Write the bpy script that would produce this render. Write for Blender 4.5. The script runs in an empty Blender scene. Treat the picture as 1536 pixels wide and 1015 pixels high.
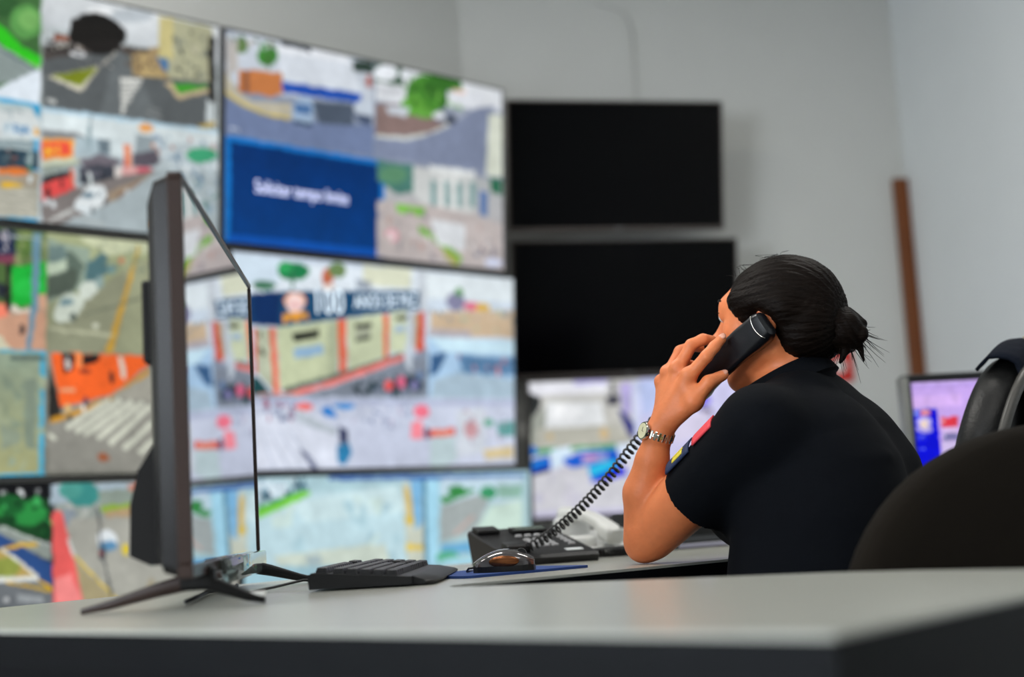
import bpy, bmesh, math, random
import numpy as np
from mathutils import Vector, Matrix

random.seed(7)
rng = np.random.default_rng(7)
SC = bpy.context.scene
COL = SC.collection

# ------------------------------------------------------------------ camera
cam_data = bpy.data.cameras.new('camera')
cam_data.sensor_width = 36.0
cam_data.lens = 50.0
cam_data.clip_start = 0.05
cam_data.dof.use_dof = True
cam_data.dof.focus_distance = 2.24
cam_data.dof.aperture_fstop = 1.8
cam = bpy.data.objects.new('camera', cam_data)
COL.objects.link(cam)
cam.matrix_world = (Matrix.Translation((0, 0, 0.838)) @ Matrix.Rotation(math.radians(97.13), 4, 'X')
                    @ Matrix.Rotation(-0.059, 4, 'Z'))
SC.camera = cam

# ------------------------------------------------------------------ world, exposure, lights
world = bpy.data.worlds.new('world')
SC.world = world
world.use_nodes = True
world.node_tree.nodes['Background'].inputs[0].default_value = (0.75, 0.85, 1.0, 1)
world.node_tree.nodes['Background'].inputs[1].default_value = 0.25
SC.view_settings.view_transform = 'Standard'
SC.view_settings.look = 'None'
SC.view_settings.exposure = 0.0
SC.view_settings.gamma = 1.0
SC.view_settings.use_curve_mapping = False


def area_light(name, loc, target, sx, sy, power, color):
    d = bpy.data.lights.new(name, 'AREA')
    d.shape = 'RECTANGLE'
    d.size, d.size_y = sx, sy
    d.energy = power
    d.color = color
    o = bpy.data.objects.new(name, d)
    COL.objects.link(o)
    o.location = loc
    o.rotation_euler = (Vector(target) - Vector(loc)).to_track_quat('-Z', 'Y').to_euler()
    return o


# daylight entering through the window in the left wall (behind the camera's left)
area_light('window_daylight', (-3.02, -0.75, 1.75), (2.0, 2.6, 1.35), 2.3, 1.5, 232, (0.84, 0.92, 1.0))
# ceiling panels (their housings are built further down)
CEIL = 3.3
PANELS = [(-1.35, 0.9), (0.75, 0.9), (-0.95, 3.2), (1.35, 3.3)]
PANEL_WATTS = [15, 15, 38, 23]
for (px_, py_), pw_ in zip(PANELS, PANEL_WATTS):
    area_light('ceiling_panel_light', (px_, py_, CEIL - 0.05), (px_, py_, 0), 1.15, 0.28, pw_, (1.0, 0.97, 0.92))

# ------------------------------------------------------------------ helpers


def lin(c):
    c = np.asarray(c, float)
    return np.where(c <= 0.04045, c / 12.92, ((c + 0.055) / 1.055) ** 2.4)


def hexlin(h):
    return lin([int(h[i:i + 2], 16) / 255 for i in (0, 2, 4)])


MATS = {}


def mat(name, color, rough=0.5, metal=0.0, noise=0.0, nscale=40.0, bump=0.0, bscale=200.0, spec=0.5, coat=0.0,
        trans=0.0, ior=1.45, emit=None, strength=1.0, sss=0.0, stretch=None, rot=None, sheen=0.0, rvar=0.0):
    """procedural principled material; color is an sRGB hex string"""
    if name in MATS:
        return MATS[name]
    m = bpy.data.materials.new(name)
    m.use_nodes = True
    nt = m.node_tree
    b = nt.nodes['Principled BSDF']
    c = hexlin(color)
    b.inputs['Base Color'].default_value = (*c, 1)
    b.inputs['Roughness'].default_value = rough
    b.inputs['Metallic'].default_value = metal
    b.inputs['Specular IOR Level'].default_value = spec
    b.inputs['Coat Weight'].default_value = coat
    b.inputs['Coat Roughness'].default_value = 0.08
    b.inputs['Transmission Weight'].default_value = trans
    b.inputs['IOR'].default_value = ior
    b.inputs['Sheen Weight'].default_value = sheen
    if sss:
        b.inputs['Subsurface Weight'].default_value = sss
        b.inputs['Subsurface Radius'].default_value = (0.012, 0.004, 0.002)
        b.inputs['Subsurface Scale'].default_value = 0.5
    if emit:
        b.inputs['Emission Color'].default_value = (*hexlin(emit), 1)
        b.inputs['Emission Strength'].default_value = strength
    tc = nt.nodes.new('ShaderNodeTexCoord')
    mp = nt.nodes.new('ShaderNodeMapping')
    nt.links.new(tc.outputs['Object'], mp.inputs[0])
    if stretch:
        mp.inputs['Scale'].default_value = stretch
    if rot:
        mp.inputs['Rotation'].default_value = rot
    if noise:
        n = nt.nodes.new('ShaderNodeTexNoise')
        n.inputs['Scale'].default_value = nscale
        n.inputs['Detail'].default_value = 5
        nt.links.new(mp.outputs[0], n.inputs['Vector'])
        mix = nt.nodes.new('ShaderNodeMix')
        mix.data_type = 'RGBA'
        nt.links.new(n.outputs['Fac'], mix.inputs['Factor'])
        mix.inputs['A'].default_value = (*np.clip(c * (1 - noise), 0, 1), 1)
        mix.inputs['B'].default_value = (*np.clip(c * (1 + noise), 0, 1), 1)
        nt.links.new(mix.outputs['Result'], b.inputs['Base Color'])
    if bump:
        n2 = nt.nodes.new('ShaderNodeTexNoise')
        n2.inputs['Scale'].default_value = bscale
        n2.inputs['Detail'].default_value = 4
        nt.links.new(mp.outputs[0], n2.inputs['Vector'])
        bp = nt.nodes.new('ShaderNodeBump')
        bp.inputs['Strength'].default_value = bump
        bp.inputs['Distance'].default_value = 0.01
        nt.links.new(n2.outputs['Fac'], bp.inputs['Height'])
        nt.links.new(bp.outputs[0], b.inputs['Normal'])
    MATS[name] = m
    return m


def tag(o, label=None, cat=None, group=None, kind=None):
    if label:
        o['label'] = label
    if cat:
        o['category'] = cat
    if group:
        o['group'] = group
    if kind:
        o['kind'] = kind
    return o


def empty(name, loc=(0, 0, 0), rot=(0, 0, 0), parent=None):
    o = bpy.data.objects.new(name, None)
    o.empty_display_size = 0.05
    COL.objects.link(o)
    o.location = loc
    o.rotation_euler = rot
    o.parent = parent
    return o


def link(name, me, m, parent=None, loc=None, rot=None):
    o = bpy.data.objects.new(name, me)
    COL.objects.link(o)
    if m is not None and not me.materials:
        me.materials.append(m)
    o.parent = parent
    if loc is not None:
        o.location = loc
    if rot is not None:
        o.rotation_euler = rot
    return o


def from_bm(name, bm, m, parent=None, smooth=False, loc=None, rot=None, auto=False):
    bmesh.ops.recalc_face_normals(bm, faces=bm.faces[:])
    me = bpy.data.meshes.new(name)
    bm.to_mesh(me)
    bm.free()
    if smooth:
        me.shade_smooth()
        if auto:
            me.set_sharp_from_angle(angle=math.radians(40))
    return link(name, me, m, parent, loc, rot)


def from_np(name, v, f, m, parent=None, smooth=True):
    me = bpy.data.meshes.new(name)
    v = np.asarray(v, np.float32)
    f = np.asarray(f, np.int32)
    k = f.shape[1]
    me.vertices.add(len(v))
    me.vertices.foreach_set('co', v.ravel())
    me.loops.add(f.size)
    me.loops.foreach_set('vertex_index', f.ravel())
    me.polygons.add(len(f))
    me.polygons.foreach_set('loop_start', np.arange(0, f.size, k, dtype=np.int32))
    me.update(calc_edges=True)
    me.validate()
    if smooth:
        me.shade_smooth()
    return link(name, me, m, parent)


def bm_box(bm, c, s, bev=0.0, seg=2, M=None):
    """box centre c, full size s; optional bevel; optional 4x4 applied"""
    t = bmesh.new()
    bmesh.ops.create_cube(t, size=1.0)
    bmesh.ops.scale(t, vec=s, verts=t.verts)
    if bev:
        bmesh.ops.bevel(t, geom=t.edges[:], offset=bev, segments=seg, affect='EDGES', profile=0.5)
    bmesh.ops.translate(t, vec=c, verts=t.verts)
    if M is not None:
        bmesh.ops.transform(t, matrix=M, verts=t.verts)
    merge(bm, t)


def merge(bm, t):
    me = bpy.data.meshes.new('tmp')
    t.to_mesh(me)
    t.free()
    bm.from_mesh(me)
    bpy.data.meshes.remove(me)


def box(name, c, s, m, parent=None, bev=0.0, seg=2, M=None, smooth=True):
    bm = bmesh.new()
    bm_box(bm, c, s, bev, seg, M)
    return from_bm(name, bm, m, parent, smooth=bool(bev) and smooth, auto=True)


def bm_tube(bm, pts, r, n=8, caps=True):
    """tube through pts with radius r (number or list)"""
    pts = [Vector(p) for p in pts]
    rs = r if isinstance(r, (list, tuple)) else [r] * len(pts)
    rings = []
    up = None
    for i, p in enumerate(pts):
        d = (pts[min(i + 1, len(pts) - 1)] - pts[max(i - 1, 0)]).normalized()
        if up is None:
            up = Vector((0, 0, 1)) if abs(d.z) < 0.9 else Vector((1, 0, 0))
        a = d.cross(up).normalized()
        b = a.cross(d).normalized()
        up = b
        rings.append([bm.verts.new(p + (a * math.cos(2 * math.pi * k / n) + b * math.sin(2 * math.pi * k / n)) * rs[i]) for k in range(n)])
    for A, B in zip(rings, rings[1:]):
        for k in range(n):
            bm.faces.new((A[k], A[(k + 1) % n], B[(k + 1) % n], B[k]))
    if caps:
        bm.faces.new(rings[0][::-1])
        bm.faces.new(rings[-1])


def tube(name, pts, r, m, parent=None, n=8):
    bm = bmesh.new()
    bm_tube(bm, pts, r, n)
    return from_bm(name, bm, m, parent, smooth=True)


def bm_prism(bm, poly, z0, z1):
    lo = [bm.verts.new((x, y, z0)) for x, y in poly]
    hi = [bm.verts.new((x, y, z1)) for x, y in poly]
    n = len(poly)
    bm.faces.new(lo[::-1])
    bm.faces.new(hi)
    for k in range(n):
        bm.faces.new((lo[k], lo[(k + 1) % n], hi[(k + 1) % n], hi[k]))


def bm_lathe(bm, prof, n=24, M=None):
    """prof: list of (r, z); closed with caps where r>0"""
    t = bmesh.new()
    rings = [[t.verts.new((r * math.cos(2 * math.pi * k / n), r * math.sin(2 * math.pi * k / n), z)) for k in range(n)] for r, z in prof]
    for A, B in zip(rings, rings[1:]):
        for k in range(n):
            t.faces.new((A[k], A[(k + 1) % n], B[(k + 1) % n], B[k]))
    t.faces.new(rings[0][::-1])
    t.faces.new(rings[-1])
    if M is not None:
        bmesh.ops.transform(t, matrix=M, verts=t.verts)
    merge(bm, t)


def bm_loft(bm, rings, caps=True):
    R = [[bm.verts.new(p) for p in ring] for ring in rings]
    n = len(R[0])
    for A, B in zip(R, R[1:]):
        for k in range(n):
            bm.faces.new((A[k], A[(k + 1) % n], B[(k + 1) % n], B[k]))
    if caps:
        bm.faces.new(R[0][::-1])
        bm.faces.new(R[-1])


def rrect(w, h, r, n=4):
    """rounded rectangle outline in the plane"""
    pts = []
    for cx, cy, a0 in ((w / 2 - r, h / 2 - r, 0), (-w / 2 + r, h / 2 - r, 90), (-w / 2 + r, -h / 2 + r, 180), (w / 2 - r, -h / 2 + r, 270)):
        for k in range(n + 1):
            a = math.radians(a0 + 90 * k / n)
            pts.append((cx + r * math.cos(a), cy + r * math.sin(a)))
    return pts


def text(name, body, m, parent, width, loc, rot, height=None):
    cu = bpy.data.curves.new(name, 'FONT')
    cu.body = body
    cu.align_x = 'CENTER'
    cu.align_y = 'CENTER'
    cu.extrude = 0.0006
    tmp = bpy.data.objects.new(name, cu)
    COL.objects.link(tmp)
    dg = bpy.context.evaluated_depsgraph_get()
    me = bpy.data.meshes.new_from_object(tmp.evaluated_get(dg))
    bpy.data.objects.remove(tmp)
    bpy.data.curves.remove(cu)
    xs = [v.co.x for v in me.vertices]
    ys = [v.co.y for v in me.vertices]
    sx = width / (max(xs) - min(xs))
    sy = height / (max(ys) - min(ys)) if height else sx
    cx, cy = (max(xs) + min(xs)) / 2, (max(ys) + min(ys)) / 2
    for v in me.vertices:
        v.co.x = (v.co.x - cx) * sx
        v.co.y = (v.co.y - cy) * sy
    me.materials.clear()
    return link(name, me, m, parent, loc, rot)


# ---- implicit surfaces (for the person and soft things)
class Field:
    def __init__(s, lo, hi, h):
        s.lo = np.array(lo, np.float32)
        s.h = h
        s.n = np.ceil((np.array(hi) - s.lo) / h).astype(int) + 1
        s.f = np.full(s.n, 0.06, np.float32)

    def _sub(s, lo, hi):
        a = np.clip(np.floor((lo - s.lo) / s.h).astype(int), 0, s.n)
        b = np.clip(np.ceil((hi - s.lo) / s.h).astype(int) + 1, 0, s.n)
        sl = tuple(slice(i, j) for i, j in zip(a, b))
        ax = [(s.lo[i] + s.h * np.arange(a[i], b[i])).astype(np.float32) for i in range(3)]
        return sl, ax[0][:, None, None], ax[1][None, :, None], ax[2][None, None, :]

    def put(s, fun, lo, hi, k=0.02, sub=False):
        m = 0.035 + k
        sl, X, Y, Z = s._sub(np.minimum(lo, hi) - m, np.maximum(lo, hi) + m)
        if 0 in [q.stop - q.start for q in sl]:
            return
        d = fun(X, Y, Z)
        a = s.f[sl]
        if sub:
            hh = np.maximum(k - np.abs(a + d), 0) / k
            s.f[sl] = np.maximum(a, -d) + hh * hh * k / 4
        else:
            hh = np.maximum(k - np.abs(a - d), 0) / k
            s.f[sl] = np.minimum(a, d) - hh * hh * k / 4

    def cone(s, a, b, r1, r2, k=0.02, cut=None, sub=False):
        a = np.array(a, np.float32)
        b = np.array(b, np.float32)
        ab = b - a
        L2 = float(ab @ ab) + 1e-12

        def fun(X, Y, Z):
            t = np.clip(((X - a[0]) * ab[0] + (Y - a[1]) * ab[1] + (Z - a[2]) * ab[2]) / L2, 0, 1)
            d = np.sqrt((X - a[0] - t * ab[0]) ** 2 + (Y - a[1] - t * ab[1]) ** 2 + (Z - a[2] - t * ab[2]) ** 2) - (r1 + (r2 - r1) * t)
            if cut is not None:
                p, nn = cut
                d = np.maximum(d, (X - p[0]) * nn[0] + (Y - p[1]) * nn[1] + (Z - p[2]) * nn[2])
            return d
        R = max(r1, r2)
        s.put(fun, np.minimum(a, b) - R, np.maximum(a, b) + R, k, sub)

    def ell(s, c, r, B=np.eye(3), k=0.02, sub=False):
        c = np.array(c, np.float32)
        r = np.array(r, np.float32)
        B = np.array(B, np.float32)

        def fun(X, Y, Z):
            q = [((X - c[0]) * B[i][0] + (Y - c[1]) * B[i][1] + (Z - c[2]) * B[i][2]) for i in range(3)]
            k0 = np.sqrt((q[0] / r[0]) ** 2 + (q[1] / r[1]) ** 2 + (q[2] / r[2]) ** 2)
            k1 = np.sqrt((q[0] / r[0] ** 2) ** 2 + (q[1] / r[1] ** 2) ** 2 + (q[2] / r[2] ** 2) ** 2) + 1e-6
            return k0 * (k0 - 1) / k1
        R = float(r.max())
        s.put(fun, c - R, c + R, k, sub)

    def mesh(s):
        f = s.f.copy()
        f[0], f[-1] = 0.05, 0.05
        f[:, 0], f[:, -1] = 0.05, 0.05
        f[:, :, 0], f[:, :, -1] = 0.05, 0.05
        ins = f < 0
        n = np.array(f.shape) - 1
        cnt = np.zeros(n, np.int8)
        for i in (0, 1):
            for j in (0, 1):
                for k in (0, 1):
                    cnt += ins[i:n[0] + i, j:n[1] + j, k:n[2] + k]
        act = (cnt > 0) & (cnt < 8)
        idx = np.full(n, -1, np.int64)
        cells = np.argwhere(act)
        idx[act] = np.arange(len(cells))
        acc = np.zeros((len(cells), 3))
        w = np.zeros(len(cells))
        corner = {}
        for i in (0, 1):
            for j in (0, 1):
                for k in (0, 1):
                    corner[i, j, k] = f[cells[:, 0] + i, cells[:, 1] + j, cells[:, 2] + k]
        for ax in range(3):
            for a in (0, 1):
                for b in (0, 1):
                    p = [0, 0, 0]
                    o = [q for q in range(3) if q != ax]
                    p[o[0]], p[o[1]] = a, b
                    q = list(p)
                    q[ax] = 1
                    f0, f1 = corner[tuple(p)], corner[tuple(q)]
                    cr = (f0 < 0) != (f1 < 0)
                    t = np.where(cr, f0 / np.where(cr, f0 - f1, 1), 0)
                    P = np.zeros((len(cells), 3))
                    P[:, o[0]], P[:, o[1]], P[:, ax] = a, b, t
                    acc += P * cr[:, None]
                    w += cr
        V = (cells + acc / w[:, None]) * s.h + s.lo
        F = []
        for ax in range(3):
            o = [(ax + 1) % 3, (ax + 2) % 3]
            a = np.moveaxis(ins, ax, 0)
            ch = np.argwhere(a[:-1] != a[1:])
            pos = np.zeros_like(ch)
            rest = [q for q in range(3) if q != ax]
            pos[:, ax] = ch[:, 0]
            pos[:, rest[0]], pos[:, rest[1]] = ch[:, 1], ch[:, 2]
            ok = (pos[:, o[0]] > 0) & (pos[:, o[1]] > 0) & (pos[:, o[0]] < n[o[0]]) & (pos[:, o[1]] < n[o[1]])
            pos = pos[ok]
            quad = []
            for da, db in ((1, 1), (0, 1), (0, 0), (1, 0)):
                p = pos.copy()
                p[:, o[0]] -= da
                p[:, o[1]] -= db
                quad.append(idx[p[:, 0], p[:, 1], p[:, 2]])
            Q = np.stack(quad, 1)
            flip = ~ins[pos[:, 0], pos[:, 1], pos[:, 2]]
            Q[flip] = Q[flip][:, ::-1]
            F.append(Q)
        return V, np.concatenate(F)


def relax(V, F, it=2, lam=0.5):
    e = np.concatenate([F[:, [0, 1]], F[:, [1, 2]], F[:, [2, 3]], F[:, [3, 0]]])
    e = np.concatenate([e, e[:, ::-1]])
    cnt = np.bincount(e[:, 0], minlength=len(V))[:, None]
    for _ in range(it):
        s = np.stack([np.bincount(e[:, 0], weights=V[e[:, 1], k], minlength=len(V)) for k in range(3)], 1)
        V = V + lam * (s / cnt - V)
    return V


# ------------------------------------------------------------------ room shell
WALL = mat('wall_paint_grey', 'c2c3c0', 0.85, noise=0.03, nscale=6, bump=0.12, bscale=260)
WALLR = mat('wall_paint_daylit', 'd6dadb', 0.85, noise=0.03, nscale=5, bump=0.12, bscale=260)  # daylight on the right wall put into a lighter, bluer paint colour
CEILM = mat('ceiling_paint', 'd9d8d2', 0.9, noise=0.02, bump=0.05)
FLOORM = mat('floor_vinyl', '7c7a76', 0.45, noise=0.12, nscale=9, bump=0.03)
WOOD = mat('brown_wood', '6b380f', 0.5, noise=0.35, nscale=9, bump=0.08, bscale=60, stretch=(8, 8, 0.6))

CORNER_L = (-0.142, 5.709)
CORNER_R = (1.774, 6.158)
FAR_L = (-3.17, 2.79)
SR_DIR = (0.228, -0.974)
END_R = (CORNER_R[0] + SR_DIR[0] * 8.4, CORNER_R[1] + SR_DIR[1] * 8.4)
REAR = -2.2
END_R = (3.73, -2.2)
outline = [FAR_L, CORNER_L, CORNER_R, END_R, (FAR_L[0], REAR)]


def wall(name, a, b, m, holes=None, z1=CEIL, th=0.08):
    """wall panel from a to b (inside face on the line), thickness outwards to the left of a->b"""
    a, b = Vector(a), Vector(b)
    d = (b - a)
    L = d.length
    ang = math.atan2(d.y, d.x)
    bm = bmesh.new()
    if not holes:
        bm_box(bm, (L / 2, th / 2, z1 / 2), (L, th, z1))
    else:
        (x0, x1, h0, h1) = holes
        bm_box(bm, (x0 / 2, th / 2, z1 / 2), (x0, th, z1))
        bm_box(bm, ((x1 + L) / 2, th / 2, z1 / 2), (L - x1, th, z1))
        bm_box(bm, ((x0 + x1) / 2, th / 2, h0 / 2), (x1 - x0, th, h0))
        bm_box(bm, ((x0 + x1) / 2, th / 2, (h1 + z1) / 2), (x1 - x0, th, z1 - h1))
    o = from_bm(name, bm, m, loc=(a.x, a.y, 0), rot=(0, 0, ang))
    o['kind'] = 'structure'
    return o


wall('wall_video', FAR_L, CORNER_L, WALL)
wall('wall_back', CORNER_L, CORNER_R, WALL)
wall('wall_right', CORNER_R, END_R, WALLR)
wall('wall_front', END_R, (FAR_L[0], REAR), WALL)
# left wall carries the window that lets the daylight in
wl = wall('wall_left', (FAR_L[0], REAR), FAR_L, WALL, holes=(0.25, 2.65, 1.0, 2.5))
for nm, z, mm, th in (('floor', -0.05, FLOORM, 0.1), ('ceiling', CEIL + 0.05, CEILM, 0.1)):
    bm = bmesh.new()
    bm_prism(bm, [(-3.26, -2.29), (3.83, -2.29), (3.83, 1.0), (1.86, 6.26), (-0.19, 5.80), (-3.26, 2.84)], z - th / 2, z + th / 2)
    o = from_bm(nm, bm, mm)
    o['kind'] = 'structure'
win = empty('window_1', (FAR_L[0], -0.75, 1.0))
win['kind'] = 'structure'
FRAME = mat('window_frame_white', 'd8d8d4', 0.4)
GLASS = mat('window_glass', 'ffffff', 0.02, trans=1.0, ior=1.45)
bm = bmesh.new()
for c, s in (((-0.04, 0, 0.025), (0.06, 2.4, 0.05)), ((-0.04, 0, 1.475), (0.06, 2.4, 0.05)), ((-0.04, -1.175, 0.75), (0.06, 0.05, 1.4)),
             ((-0.04, 1.175, 0.75), (0.06, 0.05, 1.4)), ((-0.04, 0, 0.75), (0.05, 0.05, 1.4))):
    bm_box(bm, c, s)
from_bm('window_frame', bm, FRAME, win)
for sy in (-0.5875, 0.5875):
    box('pane', (-0.05, sy, 0.75), (0.005, 1.12, 1.4), GLASS, win)
# brown door casing in the back corner
ang_b = math.atan2(CORNER_R[1] - CORNER_L[1], CORNER_R[0] - CORNER_L[0])
tr = box('trim_1', (0, -0.0175, 1.105), (0.064, 0.033, 2.21), WOOD, None, bev=0.004)
tr.location = (CORNER_R[0] - 0.036 * math.cos(ang_b), CORNER_R[1] - 0.036 * math.sin(ang_b), 0)
tr.rotation_euler = (0, 0, ang_b)
tag(tr, kind='structure')
# shallow cable duct painted like the wall, running up the back wall
duct = empty('cable_duct', (0, 0, 0))
DM = mat('duct_paint', 'bcbdba', 0.8)
nx, ny = math.sin(ang_b), -math.cos(ang_b)


def on_back(s, z, off=0.006):
    return (CORNER_L[0] + math.cos(ang_b) * s + nx * off, CORNER_L[1] + math.sin(ang_b) * s + ny * off, z)


for nm, pts in (('vertical_run', [on_back(0.752, 2.2), on_back(0.752, 2.88)]), ('horizontal_run', [on_back(0.748, 2.885), on_back(0.728, 2.94), on_back(0.688, 2.965), on_back(0.60, 2.985)])):
    tube(nm, pts, 0.0042, DM, duct, n=8)
tag(duct, 'thin wall-coloured cable duct running up the wall above the upper black television', 'cable duct')
# ceiling light housings
PH = mat('panel_housing', 'e6e6e2', 0.5)
PD = mat('panel_diffuser', 'ffffff', 0.5, emit='fff0dc', strength=1.2)
for i, (x, y) in enumerate(PANELS):
    e = empty('ceiling_light', (x, y, CEIL))
    box('housing', (0, 0, -0.01), (1.22, 0.34, 0.02), PH, e)
    box('diffuser', (0, 0, -0.024), (1.15, 0.28, 0.008), PD, e)
    tag(e, ['long ceiling light panel behind the camera on the left', 'long ceiling light panel behind the camera on the right',
            'long ceiling light panel over the desk television', 'long ceiling light panel over the row of chairs'][i], 'ceiling light', 'ceiling light panels')

PALETTE = '9aa39a 3f6a3a 2f5a30 5b9a50 79b564 2fc41f 6cc34c 8d9a98 3d5560 dfe9f2 c3ccd0 a9b1b0 d8dde0 c8ced2 b4bcc2 eef1f3 4d4744 5a5f61 676d6f c8c4b8 c9c5bd 2c2523 93897f 8c4a30 17171a 141312 1c1a19 2a2725 e6e8ea 51565a cfcbb9 7d8a1f b9b5aa 8c8f90 c3c2bb 3d3f41 9a8560 b7a070 5c4a3c a08a68 37322e a9a98c c3b982 4a74a0 6f746a 8d9182 454a44 b5b29a dfe0da c0ae8a 3f9a2c c9d2d4 b49a45 868a8a c5c9c6 23211f b9c4c2 45a9d8 b9c9c8 d5dcdc 9aa9ad 7d949f cdd9de 4a80b0 6a90a8 e0a94a 91a1a6 2f4756 5b6b72 22343f 9fb0b4 8a5a52 9fb4b3 0f6a52 9d9484 e07a35 a89a86 a7a699 e7b72b ccc9bb d6e2e4 1f98c8 b4c0c4 d5e0e2 b5d3e4 86898b a7b8bf 66757e d3dfe2 8f9ba0 e9a45c d98a60 96a6b8 c4d0d6 97a9b6 e3eaec b98d84 7f9cb0 e8a33e e5533f e9a93a c7cdb3 8e9a92 2c3033 e0504e d96a4c 6d6770 3a3f49 565b66 22252c 7d7680 5b5660 e08b66 c65a4a d9a3a0 cf5565 d8d2cd 7b7573 9b8a76 6a443c c9cdce a3afb3 c8cbc8 b9bfbf b9c6cc 8fa2ae 5d7f7a d5dde0 4f6f8a 3f9d72 d08a3a dfe6e8 5b7687 50606c 3a4248 b8c5cb 7d9299 8fa3a8 c9d2d2 2b2a2c d7dde0 30282a 8d937c 4f6b3c 6f7f55 5d7a3c 8b9566 4c6a35 7d8f5a 1fae3b 2bc14a b59a86 d8a88c d9d3c4 f0836a c79a80 cfcbb0 222c48 7a3f52 ded6d8 17181c 6f7a5a 26272e 2a2f3a 6d93a8 b9c4bf a2aa83 878b70 8fa090 5f6f64 6a7f7c b7c6b0 4f5a50 4f7075 c3c9a8 8d9078 979b7e c6cfc2 6f8b92 5a645c cdd6cb 8fa5a2 6f8f8f c07a5a c49a3c b39a4c 6a7060 b6b89c d3d6c2 a9b18d 7e8770 6a7a6c 8f9b83 48a8c8 90a08c a2a377 95a58f 879682 9fa98c 55655f 7e8c7c 8a9683 8f8f82 77786f 8e8d85 f2662c 1c1a1c cfc3bd f28a50 d6d0c2 8a3a2a f0703a e0b08a 2b2a28 c68f2c 9d9b90 cdd0c0 2b2528 d3b078 3a3450 e8e0d8 3a3c38 9a5a3c 7f8a86 30343a 141518 dfe3e3 1c4526 2f8f45 1f5f30 154022 2f8a42 3fa458 8d9690 c9cfca 2f4f86 e0b02c b39a5a 8f9a4a e2e2d8 dfe2dd 6d7276 e6b51f c9cccd 9aa0a3 98a09a a5b6c2 3f8f8a 4f9a90 8d9a90 c98a78 8fb03c b39a78 a8a89f 8a95a0 b9bdb5 e8625f f08a88 d9dcd8 e3be2a a59a78 dfe6ea 5d8fb5 3a3f48 d9c23a 4a4d50 b04a50 b3b3a8 a8a08a 9aa4b4 8f99a8 7f8ba3 c3cbd6 d6dde6 1f4fae e8ecf2 5f7a4a b8b4b0 3f7f35 4a5a3a c07846 8a5a44 b9703c b9b3a0 c8b35a 6f7ea0 4d5868 9db3cc 4a6f9f 2d3f58 c0cad6 43506a 2f4038 3a4450 b7a898 8d97a5 4d6a45 cfd6df a9584a c3ccd8 a9b0bd 8a93a8 d9dde2 31503a e3e8ee dfe4ea c9ccd2 87726e 4a8a32 38702a 5fa03c 67a845 3a6f2a 6cae48 2c5a24 bfc6cf cfd3cc 7d87a0 dfe3ea e9c3b5 6d7688 dfe3e8 2e3340 cfd4c6 3a4a50 1273c4 022f6a 03397a 0b4fa8 aeb2b4 b3adb0 4a7a70 5a8a6a c9cccb e2e6e6 7fa0a0 e6e8e6 5b78a8 2f6a50 b9b0ae 78b84a 6fae3c a8a860 d9a0a8 e8d6da c6bcb8 9a9498 d6d2d0 8f8a94 b59a94 cfd6ee d6dade 6f7488 5a5f70 8a7f84 c3d0e0 cfe0ee 1f7a4a 2f9a58 3f6a50 4a7a60 c0684a 6f8a58 e6d6ce d9ddc6 9aa4b0 c8d0d8 8791a3 143a66 0f2f60 1b4a70 c2cba8 c6cfae cdd6b6 b4bba4 aeb79a e2674a e8907c e05a30 e87e66 e06a3c d24a2c b9a890 d24a3a 1d4a4e 0c0f10 aab09a 0e1211 8fb0cc a8bfd4 2a2018 5d6a62 ea7a72 f0a08c 7f8896 c3cdd8 23303a 3a4a52 1c2a30 5a6a88 28343c 33445a e85a5a e0688a 8a86b8 6a86b0 ea9a6a f4d8d4 e8b8b8 e8a03c f0cfc8 cbd8e6 dfe9ee 8a8aa8 5f9a5a e0708a d8b04a c9b296 9aa2a8 d9cdb8 aab8a0 7d8a90 b0aab0 a9c9e6 c9e6f4 3a5f8a 5f86ac 4a7098 88aac8 c98a92 34587f a9bfcf 8ea0b5 c8cfe2 b4bcd6 d9dfee b8c2cc 7d88a5 a05a70 5a6690 99a3bd ee7a78 2a7fd0 3a8fd8 2f7fae 2f3560 3a4060 c3cade 98a4c0 7f8cae b9a8c0 f0788e f08a98 e05a4a f0a080 4a4f70 bccfd4 cfd6e0 c99aa0 5aa88a 5f9a98 d8c69a a9a2b0 8d9ab0 c0a8b0 b3bccf a9c9d2 b9cfc8 3a62a8 cfe0ea 5a86a0 d9e6ee 2f4f60 9ab8c8 4a6a78 7fd04a 5fb848 bcd8e0 c8e0e4 b0d0da c6dcd8 a8c6d0 c6d2c6 a5b8bc c9cfc0 d8b85a e2c44a d9bc50 7fb8e0 5f8aa0 a9dcf2 c3dae8 2f8a3a 3a8a4a 3f9a6a 8fb8a8 a3acac c9e0d4 d8a89a 6fb0d8 5ab08a a8d8e8 9cc0cc d6d4e8 c9c9c6 b9b8b0 e9eaf2 b8b4e6 2c3030 9fa39a dfe2e4 b4b3a8 eef0f2 c9b48a cdb488 3a3a48 4a4a58 b0a8d8 1c1f78 d3daf6 c3b8ec d5d3dc c4c2da 3aa070 1f7ae0 1453c8 2a86d8 20242c d3e6f6 1d5fd0 9aa0d8 e08aa8 2fc3ee 0a1fd8 d9e6f8 cfcfd6 cbc9d6 d2d0d8 c0bfd2 cfcdf0 b9c6ee 6a5f80 7a6af0 d8d2ea cbc8ea d3d0ee c3bce8 c8a8ee cfb4f2 b79ae6 d8b4f4 a99ae8 0a0fd6 8a9af0 ec6a78 f4b0b8 b0a8ee a89ee6 2a2ad8 d8c8ea e8d0b0 f0dada 7a8af4 e23a4a f0a8b0 dcc0ec 7a76a8 c3bce0 d6c4f0'
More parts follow.
